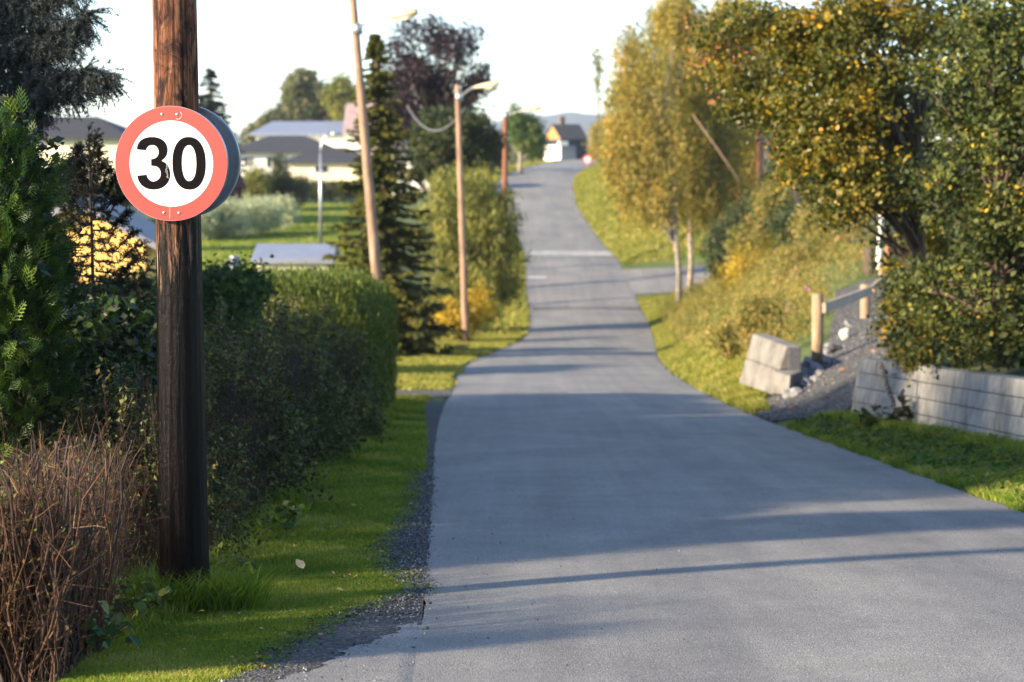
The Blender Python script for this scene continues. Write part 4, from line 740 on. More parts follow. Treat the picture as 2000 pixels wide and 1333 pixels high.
# right verge
wallx = lambda y: np.interp(y, [10, 20, 22.6, 29, 29.4], [8.0, 5.45, 5.34, 4.5, 4.4])
region_blades('left_verge_grass', lambda y: xl(y)-2.9, lambda y: xl(y)-.35-.1*np.sin(y*2), 35.6, 38.0, 900, .10, .022, M_VERGE, .8)
region_blades('right_verge_grass', lambda y: xr(y)+.02+.05*np.sin(y*5), lambda y: np.minimum(wallx(y)-.02, xr(y)+2.2), 13, 29.4, 3000, .085, .011, M_LAWN, .8)
region_blades('right_verge_grass', lambda y: wallx(y)-.40, lambda y: wallx(y)-.02, 17, 29.2, 2200, .17, .013, M_LAWN, .7)
region_blades('bank_grass', lambda y: xr(y)+.03, lambda y: xr(y)+np.interp(y, [31.5, 34, 40, 46, 96], [.2, .35, 1.3, 3.2, 3.4]), 32.5, 96, 420, .13, .03, M_VERGE, .8)
region_blades('bank_grass', lambda y: xr(y)+.03, lambda y: xr(y)+6, 108, 170, 90, .25, .07, M_VERGE, .8)
region_blades('left_verge_grass', lambda y: xl(y)-2.6, lambda y: xl(y)-.05-.1*np.sin(y), 40.6, 78, 420, .11, .03, M_VERGE, .8)
region_blades('left_verge_grass', lambda y: xl(y)-3, lambda y: xl(y)-.05, 78, 200, 60, .18, .07, M_VERGE, .8)
region_blades('lawn_grass', lambda y: -.165*y, lambda y: -.07*y, 66, 150, 60, .10, .06, M_LAWN, .6)
# small clover and weeds on the gravel edge
n = 900; y = 9.6 + 17*rng.random(n)**1.3; x = gout(y) + rng.normal(size=n)*.07 + .03; c_ = np.stack([x, y, height(x, y)+.012], 1)
leaf_cloud('edge_weeds', c_, np.tile([0, 0, 1.], (n, 1)), 7, (.018, .018, .008), .020, L_ROUND, None, LEAF6, up=1.5, kind='stuff')
n = 1100; y = 18 + 11*rng.random(n); x = xr(y)+.1+(wallx(y)-xr(y)-.1)*rng.random(n); c_ = np.stack([x, y, height(x, y)+.05], 1)
leaf_cloud('verge_weeds', c_, np.tile([0, 0, 1.], (n, 1)), 8, (.04, .04, .03), .045, L_ROUND, None, LEAF6, up=1.0, kind='stuff')
# loose stones on the shoulder
n = 15000; y = 8.6 + 15*rng.random(n)**1.4; a0, b0 = gout(y)-.03, xl(y)+.01+.025*rng.normal(size=n); x = a0+(b0-a0)*rng.random(n); keep = (y > 11.1) | (rng.random(n) < .12); x, y = x[keep], y[keep]; n = len(x)
OCT = (np.array([(1, 0, 0), (-1, 0, 0), (0, 1, 0), (0, -1, 0), (0, 0, .7), (0, 0, -.7)]), np.array([(0, 2, 4), (2, 1, 4), (1, 3, 4), (3, 0, 4), (2, 0, 5), (1, 2, 5), (3, 1, 5), (0, 3, 5)]))
M_PEB, nt, p = newmat('loose stones'); a = nt.nodes.new('ShaderNodeAttribute'); a.attribute_name = 'tint'; nt.links.new(ramp(nt, a.outputs['Fac'], [(0, (.03, .032, .036)), (.6, (.10, .10, .11)), (.9, (.24, .24, .24)), (1, (.45, .43, .40))]).outputs[0], p.inputs['Base Color']); p.inputs['Roughness'].default_value = .85
V, Ff, T = scat(*OCT, np.stack([x, y, height(x, y)+.010], 1), rot_from(rng.normal(size=(n, 3)), rng.random(n)*6), .003+.008*rng.random(n)**2.2, rng.random(n)); tag(mesh_np('loose_gravel', V, Ff, M_PEB, None, T), kind='stuff')
n = 9000; t_ = .2+4.3*rng.random(n); u_ = rng.uniform(-1, 1, n)*np.interp(t_, [0, 1, 2, 3, 5], [2.9, 2.1, 1.25, 1.1, 1.0]); k_ = np.interp(t_, ts, np.arange(len(ts))).astype(int); x = fx(t_)+nx_[k_]*u_; y = fy(t_)+ny_[k_]*u_; k2 = x > xr(y) + .03; x, y = x[k2], y[k2]; n = len(x)
V, Ff, T = scat(*OCT, np.stack([x, y, height(x, y)+.025], 1), rot_from(rng.normal(size=(n, 3)), rng.random(n)*6), .007+.014*rng.random(n)**2, rng.random(n)); tag(mesh_np('ramp_gravel', V, Ff, M_PEB, None, T), kind='stuff')
# fallen leaves
M_FALL = [m_plain('fallen leaf orange', (.55, .22, .05), .7, 0, .3, 30, .1), m_plain('fallen leaf tan', (.70, .48, .24), .7, 0, .2, 30, .1), m_plain('fallen leaf yellow', (.65, .45, .06), .7, 0, .2, 30, .1)]
def fleaf(x, y, s, mi, label, group='fallen leaves on the roadside grass'):
    V = LEAF6[0]*s; o = mesh_np('fallen_leaf', V, LEAF6[1], M_FALL[mi]); o.location = (x, y, H(x, y)+.03); o.rotation_euler = (rng.normal()*.25, rng.normal()*.25, rng.random()*6.28); tag(o, label, 'leaf', group); return o
l_ = fleaf(*P(592, 1090, 12.95)[:2], .085, 1, 'large curled tan leaf lying on the sunlit grass right of the pole'); l_.location.z += .02
for px, py in ((400, 1214), (657, 1168), (727, 988), (735, 1040), (560, 1052), (690, 995), (757, 915), (775, 922), (740, 1090), (563, 1196), (610, 1240), (486, 1232), (575, 1005), (622, 1262), (752, 972), (700, 1140), (645, 1215)):
    Yv = 1.65*F/(py-594+1e-6); Yv = min(max(Yv, 9.6), 22); q = P(px, py, Yv); fleaf(q[0], Yv, .035+.02*rng.random(), int(rng.integers(0, 3)), 'small fallen autumn leaf lying on the grass near the gravel edge')
for k in range(16):
    Yv = 31.5 + 7*rng.random(); xx = float(fx(np.interp(Yv, RPTS[:, 1], tt))) + rng.uniform(-.2, 1.0); o = fleaf(xx, Yv, .10, 0, 'orange fallen leaf lying on the dark gravel ramp', 'fallen leaves on the gravel ramp')

# ---------------------------------------------------------------- left trees close by
# thuja
def thuja(label, ells, n, size, base, name='thuja_bush'):
    root = tag(empty(name, tuple(base)), label, 'bush'); c_, d = crown_pts(ells, n, .22); top = max(e[2]+e[5] for e in ells)
    trunk(base, (base[0]+.1, base[1], top-.5), .08, .02, M_BARK, root); limbs_to(c_, base, (base[0]+.1, base[1], top-.4), 60, .09, M_BARK, root)
    yd = d*np.array([1, 1, .4])*.8 + rng.normal(size=d.shape)*.35 + np.array([0, 0, .75]); rot = frames(yd, d*.6+rng.normal(size=d.shape)*.5); s = size*(.55+.75*rng.random(n))
    V, Ff, T = scat(*FROND, c_, rot, s, np.clip(rng.random(n)*.6+.35*rng.random(n)+.0, 0, 1)); mesh_np('crown', V, Ff, L_THUJA, root, T)
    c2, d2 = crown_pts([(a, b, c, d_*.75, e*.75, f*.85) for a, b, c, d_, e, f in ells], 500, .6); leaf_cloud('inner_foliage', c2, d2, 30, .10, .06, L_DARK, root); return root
tb_ = P(0, 1100, 13); tb_[2] = H(tb_[0], 13)
thuja('bright green feathery thuja at the left edge above the twig hedge', [E(15, 420, 12.9, 80, 190, .5), E(0, 600, 12.8, 115, 190, .5), E(30, 770, 12.9, 115, 130, .5), E(-130, 560, 13, 140, 330, .6), E(50, 580, 12.8, 80, 110, .4)], 4600, .165, tb_)
thuja('lower dark green garden shrub between the thuja and the thick pole', [E(220, 690, 14.5, 95, 75, .7), E(200, 790, 14, 110, 70, .7), E(280, 760, 15, 70, 70, .6)], 500, .12, [P(210, 800, 14.4)[0], 14.4, H(P(210, 800, 14.4)[0], 14.4)], 'garden_shrub')
c_, d = crown_pts([E(225, 690, 14.8, 90, 80, .6), E(170, 740, 14.2, 80, 70, .5), E(300, 620, 16, 60, 50, .5)], 420, .3)
rt = tag(empty('leafy_shrub', (float(c_[:, 0].mean()), 14.8, H(c_[:, 0].mean(), 14.8))), 'broad leaved garden shrub with yellowing leaves just left of the thick pole', 'bush')
leaf_cloud('foliage', c_, d, 16, .07, .075, L_RHODO, rt, LEAF6); limbs_to(c_, (c_[:, 0].mean(), 14.8, H(c_[:, 0].mean(), 14.8)), (c_[:, 0].mean(), 14.8, c_[:, 2].max()), 40, .03, M_BARK, rt)
# needle covered limbs for near spruces
def needle_limb(pts, ntw, tl, nn, nl, down=.5, out=None, w=1.0):
    pts = np.array(pts); k = len(pts); f = rng.random(ntw)**.8*(k-1); i0 = np.clip(f.astype(int), 0, k-2); fr = (f-i0)[:, None]; st = pts[i0]*(1-fr)+pts[i0+1]*fr; ax = pts[i0+1]-pts[i0]; ax /= np.linalg.norm(ax, axis=1, keepdims=True)
    dr = rng.normal(size=(ntw, 3))*.65 + ax*.65 + np.array([0, 0, -down]); dr /= np.linalg.norm(dr, axis=1, keepdims=True); L = tl*(.4+.8*rng.random(ntw)); t = np.linspace(0, 1, 5)
    tw = st[:, None] + dr[:, None]*L[:, None, None]*t[None, :, None]; tw[..., 2] -= (t**2*.25*L[:, None])
    m_ = ntw*nn; bi = np.repeat(np.arange(ntw), nn); g_ = rng.random(m_); j0 = np.clip((g_*4).astype(int), 0, 3); q = (g_*4-j0)[:, None]; pos = tw[bi, j0]*(1-q)+tw[bi, j0+1]*q; axd = tw[bi, j0+1]-tw[bi, j0]; axd /= np.linalg.norm(axd, axis=1, keepdims=True)
    rd = rng.normal(size=(m_, 3)); rd -= (rd*axd).sum(1, keepdims=True)*axd; rd /= np.linalg.norm(rd, axis=1, keepdims=True); yd = rd*.85 + axd*.6; s = nl*(.7+.5*rng.random(m_))
    V, Ff, T = scat(*NEEDLE, pos, frames(yd), np.stack([s*w, s, s], 1), np.clip(np.repeat(rng.random(ntw), nn)*.6+rng.random(m_)*.4, 0, 1)); return tw, V, Ff, T
M_DBARK = m_bark('dark bark', (.008, .006, .004), (.03, .02, .014))
def needle_tree(name, label, base, top, r0, limbs, mat, tl, ntw, nn, nl, down, w=1.0, cat='tree', M_BARK=M_DBARK):
    root = tag(empty(name, tuple(base)), label, cat); trunk(base, top, r0, r0*.3, M_BARK, root, wig=.01); tws = []; Vs = []; Fs = []; Ts = []; o = 0; lp = MB()
    for pts, rr__ in limbs:
        lp.tube(pts, list(np.linspace(rr__, rr__*.25, len(pts))), 7); tw, V, Ff, T = needle_limb(pts, ntw, tl, nn, nl, down, w=w); tws.append(tw); Vs.append(V); Fs.append(Ff+o); Ts.append(T); o += len(V)
    lp.build('limbs', M_BARK, root, True); tw = np.concatenate(tws); tubes_np('twigs', tw, np.tile(np.linspace(.004, .0015, 5), (len(tw), 1)), M_BARK, root, 3); mesh_np('needles', np.concatenate(Vs), np.concatenate(Fs), mat, root, np.concatenate(Ts)); return root
BX = P(-150, 500, 16.5); BX[2] = H(BX[0], 16.5)
def lim(*q): return [P(a, b, c) for a, b, c in q]
bl = [(lim((-150, 60, 16.5), (-40, 40, 16), (50, 75, 15.7), (115, 60, 15.5), (172, 26, 15.3)), .035), (lim((-150, 90, 16.5), (-20, 95, 16.2), (60, 100, 16), (130, 70, 15.8)), .03), (lim((-150, 150, 16.5), (0, 150, 16), (90, 155, 15.6), (160, 140, 15.4), (212, 148, 15.2)), .04), (lim((-150, 190, 16.5), (-20, 190, 16.2), (70, 185, 15.9), (150, 160, 15.7)), .03),
      (lim((-150, -60, 16.5), (-60, -50, 16), (20, -30, 15.8), (90, -20, 15.7), (130, -28, 15.6)), .03), (lim((-150, 0, 16.5), (-60, 0, 16), (20, 10, 15.8), (75, 15, 15.7)), .03), (lim((-150, 330, 16.5), (-40, 345, 16), (60, 345, 15.6), (138, 322, 15.4)), .03), (lim((-150, 230, 16.5), (-60, 240, 16), (10, 250, 16), (60, 215, 15.8)), .03), (lim((-150, 300, 16.5), (-90, 330, 17.2), (-40, 330, 17.6)), .03),
      (lim((-150, 120, 16.5), (-250, 140, 16), (-380, 160, 16)), .03), (lim((-150, 260, 16.5), (-250, 290, 16), (-400, 330, 16)), .03), (lim((-150, 20, 16.5), (-230, 20, 17), (-330, 50, 17.5)), .03), (lim((-150, 420, 16.5), (-50, 450, 15.9), (60, 470, 15.7)), .03)]
needle_tree('blue_spruce', 'blue spruce with heavy drooping branches at the upper left edge', BX, P(-150, -420, 16.5), .16, bl, L_BLUE, .20, 620, 90, .030, .55, 2.0)
yb = P(188, 640, 15.2); yb[2] = H(yb[0], 15.2); jl = []
for k in range(34):
    f = k/33; y0_ = 640 - f*330; sg = 1 if k % 2 else -1; L = (95*(1-f)**.8+14)*(.7+.5*rng.random()); x0_ = 192 - 17*f; zz_ = 15.2+rng.normal()*.25
    jl.append((lim((x0_, y0_, 15.2), (x0_+sg*L*.5, y0_+6-10*rng.random(), zz_), (x0_+sg*L*.85, y0_-20-18*rng.random(), zz_), (x0_+sg*L, y0_-48*(.6+.6*rng.random()), zz_)), .007))
jl.append((lim((185, 430, 15.2), (178, 330, 15.2), (173, 255, 15.2)), .008))
needle_tree('young_conifer', 'sparse young conifer coloured near black as if shaded, left of the sign', yb, P(174, 262, 15.2), .022, jl, G('needles darkened as shade', [(0, (.002, .004, .002)), (1, (.010, .014, .006))], .05), .075, 60, 26, .024, -.25, 2.2)  # near-black needle colour stands in for shade on this tree
# far behind hedges on the left, small garden shrubs
for lab, ell, Y, mt, ns in (('low leafy shrub with yellow leaves behind the hedge right of the pole', [(440, 580, 24, 50, 60, .8), (480, 560, 25, 40, 30, .5)], 24, L_RHODO, 260), ('dark rounded shrub behind the hedge in front of the yellow garage', [(130, 620, 22, 110, 60, 1.2), (250, 600, 24, 70, 60, .9)], 22, L_OLIVE, 420)):
    el = [E(*e) for e in ell]; c_, d = crown_pts(el, ns, .3); bx_, by_ = el[0][0], el[0][1]; gz_ = H(bx_, by_); rt = tag(empty('garden_shrub', (bx_, by_, gz_)), lab, 'bush'); limbs_to(c_, (bx_, by_, gz_), (bx_, by_, c_[:, 2].max()), 40, .04, M_BARK, rt); leaf_cloud('foliage', c_, d, 26, .09, .06, mt, rt)

# ---------------------------------------------------------------- middle distance on the left
sb = P(762, 695, 58); sb[2] = H(sb[0], 58) - .1
conifer('spruce', 'tall olive green spruce with drooping branches behind the tall leaning lamp pole', sb, P(730, 66, 58)[2]-sb[2], 1.6, 620, 60, .24, L_SPR, M_BARK, droop=.45, top_shift=(P(733, 66, 58)[0]-sb[0], 0), start=.03, jit=.45)
bb = P(895, 250, 98); bb[2] = H(bb[0], 98); 
tree('copper_beech', 'large dark purple copper beech with sky showing through its open crown', 'tree', (bb[0]-.8, 98, bb[2]), (bb[0]-.9, 98, P(850, 60, 98)[2]), .28, [E(850, 100, 98, 95, 78, 2), E(930, 150, 98, 40, 40, 1.2), E(775, 130, 98, 38, 50, 1.2), E(792, 180, 98, 68, 75, 2), E(912, 190, 98, 60, 66, 1.6), E(850, 230, 98, 80, 60, 2), E(800, 95, 98, 40, 40, 1.2), E(930, 250, 98, 45, 45, 1.5), E(770, 250, 98, 40, 60, 1.5)], 430, 44, .22, .16, L_BEECH, M_BARK, nl=220, surf=.42, gap=-.1, gf=2.2)
tree('garden_tree', 'dark olive broad tree standing below the copper beech', 'tree', (P(885, 330, 92)[0], 92, H(P(885, 330, 92)[0], 92)), (P(880, 250, 92)[0], 92, P(880, 240, 92)[2]), .2, [E(880, 265, 92, 75, 55, 1.6), E(930, 290, 93, 50, 60, 1.3), E(840, 300, 92, 45, 40, 1.2), E(890, 330, 92, 70, 40, 1.2)], 620, 44, .16, .15, L_OLIVE, M_BARK, nl=60)
wb = P(925, 668, 80); wb[2] = H(wb[0], 80)
tree('willow_bush', 'big olive yellow willow bush behind the middle lamp pole', 'bush', tuple(wb), (wb[0], 80, P(920, 400, 80)[2]), .10, [E(915, 430, 80, 85, 95, 1.5), E(870, 470, 79.5, 50, 100, 1.0), E(965, 450, 80, 50, 80, 1.2), E(990, 520, 80, 36, 75, 1.0), E(930, 560, 79.5, 75, 80, 1.2), E(870, 590, 79, 40, 60, .8), E(900, 370, 80, 60, 45, 1.0)], 900, 44, .16, .17, L_WILLOW, M_BARK, nl=120, tmpl=NARROW, droop=-1.4, surf=.4)
yb2 = P(880, 690, 71); 
for lab, ell, Y, mt in (('small yellow shrub at the foot of the middle lamp pole', [(885, 625, 73, 45, 45, .7), (860, 655, 72, 30, 30, .5), (935, 600, 74, 25, 45, .5)], 73, L_YEL), ('low dark bush between the spruce and the yellow shrub', [(800, 640, 62, 50, 60, .8), (775, 600, 61, 40, 50, .7)], 62, L_DARK)):
    el = [E(*e) for e in ell]; c_, d = crown_pts(el, 220, .3); bx_, by_ = el[0][0], el[0][1]; gz_ = H(bx_, by_); rt = tag(empty('roadside_shrub', (bx_, by_, gz_)), lab, 'bush'); limbs_to(c_, (bx_, by_, gz_), (bx_, by_, c_[:, 2].max()), 40, .05, M_BARK, rt); leaf_cloud('foliage', c_, d, 26, .11, .10, mt, rt)
for lab, ell, mt, ns, lf in (('pale silvery green rounded hedge bordering the lawn right of the thick pole', [(430, 430, 112, 60, 40, 1.6), (500, 420, 115, 50, 32, 1.5), (550, 415, 120, 30, 28, 1.2), (380, 435, 110, 40, 42, 1.5)], L_PALE, 700, .13),
                         ('dark green clipped hedge in front of the white villa', [(610, 372, 150, 50, 12, .8), (670, 372, 150, 50, 12, .8)], L_OLIVE, 400, .14), ('grey green shrub between the pale hedge and the villa', [(552, 370, 140, 26, 30, 1.0), (545, 340, 140, 14, 35, .8)], L_OLIVE, 260, .14),
                         ('yellow green shrub just right of the maroon shed', [(500, 360, 138, 26, 28, 1.0)], L_WILLOW, 160, .14), ('leafy shrubs under the cream villa at far left', [(230, 375, 100, 60, 26, 1.2), (130, 378, 100, 70, 28, 1.2)], L_OLIVE, 360, .13), ('orange tinged shrub between villa and slender lamp', [(583, 372, 142, 18, 26, .8)], L_TREE, 120, .14)):
    el = [E(*e) for e in ell]; c_, d = crown_pts(el, ns, .3); bx_, by_ = el[0][0], el[0][1]; gz_ = H(bx_, by_); rt = tag(empty('garden_hedge' if 'hedge' in lab.split()[:6] else 'garden_shrub', (bx_, by_, gz_)), lab, 'hedge' if 'hedge' in lab.split()[:6] else 'bush'); limbs_to(c_, (bx_, by_, gz_), (bx_, by_, c_[:, 2].max()), 30, .05, M_BARK, rt); leaf_cloud('foliage', c_, d, 34, .20, lf, mt, rt)
def ftree(name, label, px, py, Y, ells, mt, ns=300, bark=M_BARK, lf=.25, sp=.3, per=30, group=None, r0=.2):
    b = P(px, py, Y); gz_ = H(b[0], Y); el = [E(*e) for e in ells]; top = max(e[2]+e[5]*.6 for e in el)
    return tree(name, label, 'tree', (b[0], Y, gz_), (b[0], Y, top), r0, el, ns, per, sp, lf, mt, bark, group, nl=40)
cb_ = P(412, 300, 150); conifer('spruce', 'dark grey spruce right of the thick pole above the sign', (cb_[0], 150, H(cb_[0], 150)), P(410, 132, 150)[2]-H(cb_[0], 150), 2.6, 260, 40, .5, L_DARK, M_BARK, droop=.3)
ftree('garden_tree', 'tall round topped green tree behind the white villas', 597, 240, 250, [(597, 200, 250, 48, 48, 3), (590, 165, 250, 28, 32, 2), (625, 225, 250, 30, 28, 2), (570, 225, 250, 30, 25, 2)], L_TREE, 420, lf=.45, sp=.4, per=34)
ftree('garden_tree', 'low yellowish tree left of the pale metal roof', 530, 255, 245, [(530, 245, 245, 28, 22, 2), (505, 262, 245, 20, 15, 2)], L_TREE, 200, lf=.4, sp=.4)
ftree('birch', 'pale yellow green tree between the villas and the spruce', 668, 230, 240, [(668, 190, 240, 26, 45, 2), (680, 230, 240, 26, 30, 2)], L_WILLOW, 260, M_BIRCH, .4, .4)
ftree('garden_tree', 'small round green tree with pale trunk beside the crest', 1016, 330, 168, [(1030, 262, 168, 30, 38, 1.4), (1010, 245, 168, 22, 30, 1.2), (1045, 285, 168, 20, 28, 1.0), (1006, 225, 168, 9, 22, .6)], L_ROUND, 420, M_BIRCH, .2, .2, 32, r0=.17)
ftree('garden_tree', 'bushy green tree left of the farthest lamp pole', 975, 320, 172, [(972, 290, 172, 22, 30, 1.2), (950, 300, 172, 22, 24, 1)], L_OLIVE, 160, M_BARK, .2, .2)
ftree('slender_tree', 'thin nearly bare tree rising alone above the crest', 1168, 300, 200, [(1168, 150, 200, 12, 58, .7), (1165, 120, 200, 10, 30, .5)], L_BIRCHG, 34, M_BARK, .28, .2, 12, r0=.06)
ftree('garden_tree', 'orange brown tree beside the dark house on the crest', 1175, 300, 210, [(1180, 262, 210, 22, 30, 1.5), (1165, 290, 205, 14, 22, 1)], L_BIRCH, 240, M_BARK, .25, .25)
# low far woods
n = 700; Yf = 300+260*rng.random(n); px_ = rng.uniform(-200, 2200, n); c_ = np.stack([(px_-1000)/F*Yf, Yf, height((px_-1000)/F*Yf, Yf) + 3.2*rng.random(n)], 1); tag(leaf_cloud('distant_wood', c_, rng.normal(size=c_.shape), 40, (1.6, 1.6, .9), .9, L_TREE, None), 'low wood behind the houses', 'wood', kind='stuff')
# hills
M_HILL = m_plain('wooded hills', (.045, .06, .045), .95, 0, .2, .01, 0)
xs = np.linspace(-1000, 1000, 240); prof = 14 + 9*np.sin(xs/90+1) + 5*np.sin(xs/37) + 2*np.sin(xs/13+2) + 1.5*np.sin(xs/6.1); prof = np.maximum(prof + 8*np.exp(-((xs+215)/60)**2) + 8*np.exp(-((xs-20)/60)**2), 6)
dd = np.linspace(0, 1, 14)[:, None]; tag(grid_mesh('distant_hills', 2.2*np.repeat(xs[None], 14, 0), 3300 + dd*1300 + 0*xs[None], -12 + 2.0*(prof[None]+7)*np.sin(dd*np.pi*.75+.0) , M_HILL), kind='structure')

# ---------------------------------------------------------------- right side trees and bushes
def birch(label, bpx, bpy, tpx, tpy, Y, ells, mt, ncl, lf=.16, bark=M_BIRCH, r0=.11, per=36):
    b = P(bpx, bpy, Y); b[2] = min(b[2], H(b[0], Y)) ; t = P(tpx, tpy, Y); el = [E(*e) for e in ells]; root = tag(empty('birch', tuple(b)), label, 'tree', 'birches above the road'); c_, d = crown_pts([(a, b, c, r*1.12, s_*1.1, t_*1.08) for a, b, c, r, s_, t_ in el], ncl, .55, -.12, 2.3)
    tm = P((bpx+tpx)/2+8, (bpy+tpy)/2, Y); MB().tube([b, b*.75+tm*.25+np.array([.06, 0, 0]), b*.5+tm*.5, tm, t], [r0*1.3, r0, r0*.9, r0*.6, r0*.2], 10).build('trunk', bark, root, True); limbs_to(c_, b, t, 60, r0, bark, root)
    leaf_cloud('crown', c_, d, per, (.12, .12, .50), lf*.72, mt, root, LEAF2, droop=1.2); return root
birch('leaning birch with thin pale trunk at the mouth of the side road', 1327, 560, 1285, 120, 86, [(1330, 40, 86, 60, 60, 1.2), (1240, 190, 86, 50, 110, 1.3), (1215, 300, 86, 42, 75, 1.1), (1270, 300, 86, 60, 110, 1.4), (1290, 390, 86, 50, 50, 1.0), (1235, 110, 86, 35, 40, .9), (1225, 380, 87, 28, 40, .8)], L_BIRCH, 900)
birch('birch with a short white trunk beside the leaning birch', 1346, 556, 1340, 100, 90, [(1330, 250, 90, 60, 120, 1.4), (1340, 150, 90, 60, 80, 1.4), (1340, 360, 90, 50, 60, 1.0), (1300, 80, 90, 50, 40, 1)], L_BIRCHG, 800)
birch('orange leaved birch with straight grey trunk', 1390, 520, 1400, 120, 92, [(1400, 330, 91, 60, 90, 1.3), (1370, 400, 90, 60, 36, 1.0), (1400, 200, 92, 60, 110, 1.5), (1420, 80, 92, 80, 70, 1.5)], L_BIRCH, 900)
birch('birch with reddish trunk rightmost of the birches', 1427, 445, 1450, 60, 96, [(1450, 280, 96, 50, 110, 1.3), (1460, 150, 96, 70, 110, 1.4), (1480, 340, 96, 45, 40, .9), (1510, 250, 96, 45, 80, 1.1), (1440, 60, 96, 70, 60, 1.2)], L_BIRCHG, 1050, bark=M_BARK_RED)
birch('tall green tree behind the birches near the road crest side', 1260, 480, 1290, 60, 120, [(1270, 130, 120, 45, 70, 1.4), (1230, 220, 120, 40, 90, 1.4), (1200, 260, 122, 28, 70, 1.2), (1310, 60, 118, 50, 60, 1.3)], L_BIRCHG, 500, lf=.2)
a_, b_ = P(1442, 350, 84), P(1353, 225, 84); tag(MB().tube([a_+np.array([.3, 1.5, -.5]), a_, (a_+b_)/2+np.array([0, 0, .04]), b_], [.05, .042, .034, .02], 8).build('leaning_branch', m_bark('pale pink bark', (.16, .10, .06), (.36, .24, .15)), None, True), 'bare pinkish leaning trunk crossing diagonally before the birches', 'trunk')
for px, Y in ((1483, 90), (1497, 94)):
    b = P(px, 380, Y); t = P(px, 250, Y); b[2] = H(b[0], Y); tag(MB().tube([b, t], [.14, .11], 10).build('tree_trunk', M_BARK_RED if px < 1490 else M_BIRCH, None, True), 'reddish bare tree trunk below the autumn tree' if px < 1490 else 'pale bare tree trunk close right of the reddish trunk', 'trunk')
# bank undergrowth: shrubs in rows, each its own
def rshrub(label, ells, mt, ns, lf=.07, sp=.10, per=30, tmpl=LEAF2, droop=0, name='bank_shrub', group=None, cat='bush', bark=M_BARK, nl=50, r0=.035, gz_=None, surf=.35):
    el = [E(*e) for e in ells]; c_, d = crown_pts(el, ns, surf); bx_, by_ = el[0][0], el[0][1]; gz_ = H(bx_, by_) if gz_ is None else gz_; rt = tag(empty(name, (bx_, by_, gz_)), label, cat, group)
    limbs_to(c_, (bx_, by_, gz_), (bx_, by_, c_[:, 2].max()), nl, r0, bark, rt); leaf_cloud('foliage', c_, d, per, sp, lf, mt, rt, tmpl, droop=droop); return rt
rshrub('olive shrub on the bank right of the birch trunks', [(1460, 440, 78, 50, 45, 1.2), (1500, 410, 80, 50, 40, 1.2), (1420, 490, 76, 50, 50, 1.0)], L_OLIVE, 420, .13, .16)
rshrub('green rose bush with pinkish hips higher on the bank', [(1530, 400, 72, 55, 45, 1.2), (1480, 480, 70, 55, 50, 1.0)], L_WEED, 420, .12, .15)
rshrub('yellow flowered weed clump on the middle of the bank', [(1450, 540, 62, 55, 55, .9), (1500, 520, 64, 50, 60, .9)], L_YEL, 200, .07, .13)
rshrub('tawny weed thicket left of the handrail', [(1560, 540, 54, 55, 60, .9), (1540, 600, 50, 50, 45, .7), (1620, 510, 55, 55, 50, .9)], L_WEED, 620, .08, .12)
rshrub('brown seeding weeds behind the handrail posts', [(1650, 490, 54, 60, 50, .9), (1690, 440, 58, 60, 50, 1.0), (1610, 440, 60, 60, 50, 1.0)], L_WEED, 620, .08, .12)
rshrub('green shrub at the top of the bank under the autumn tree', [(1560, 450, 66, 60, 45, 1.0), (1600, 390, 70, 70, 40, 1.2), (1540, 350, 85, 50, 30, 1.2)], L_OLIVE, 460, .12, .15)
rshrub('low pale weeds on the lower bank near the wall end', [(1480, 620, 43, 45, 45, .5), (1430, 660, 44, 40, 40, .5)], L_VERGE if False else L_WEED, 300, .06, .09)
n = 2600; Yv = 46 + 46*rng.random(n); dv = .6 + 6*rng.random(n); x = xr(Yv)+dv; c_ = np.stack([x, Yv, height(x, Yv)+.15+.25*rng.random(n)], 1); leaf_cloud('bank_undergrowth', c_, np.tile([0, 0, 1.], (n, 1)), 26, (.14, .14, .12), .08, L_WEED, None, NARROW, droop=-1.2, kind='stuff')
n = 900; Yv = 39.5 + 9*rng.random(n); x = 4.6 + 5.5*rng.random(n); k_ = x > np.interp(Yv, RPTS[:, 1], RPTS[:, 0]) + 1.1; k_ |= x < np.interp(Yv, RPTS[:, 1], RPTS[:, 0]) - 1.25; x, Yv = x[k_], Yv[k_]; c_ = np.stack([x, Yv, height(x, Yv)+.2+.25*rng.random(len(x))], 1); leaf_cloud('bank_undergrowth', c_, np.tile([0, 0, 1.], (len(x), 1)), 30, (.12, .12, .15), .07, L_WEED, None, NARROW, droop=-1.2, kind='stuff')
M_FLOW = m_plain('pink flowers', (.65, .20, .50), .6, 0, .1, 9, 0)
c_ = np.array([P(a, b, 45+rng.normal()*.5) for a, b in ((1536, 606), (1548, 616), (1556, 602), (1575, 565), (1571, 626), (1541, 596), (1577, 612), (1530, 590))]); st_ = np.stack([c_ + np.array([0, 0, -1.])*q for q in (.75, .4, .0)], 1)
fr_ = tag(empty('flowering_weed', tuple(c_[0]-np.array([0, 0, .75]))), 'weed with small pink flowers left of the first handrail post', 'flower'); [leaf_cloud('flower_head', c_[k:k+1], np.array([[0, -1., 0]]), 12, .016, .05, M_FLOW, fr_, LEAF2) for k in range(len(c_))]; tubes_np('stems', st_, np.full((8, 3), .006), M_BARK, fr_, 4)
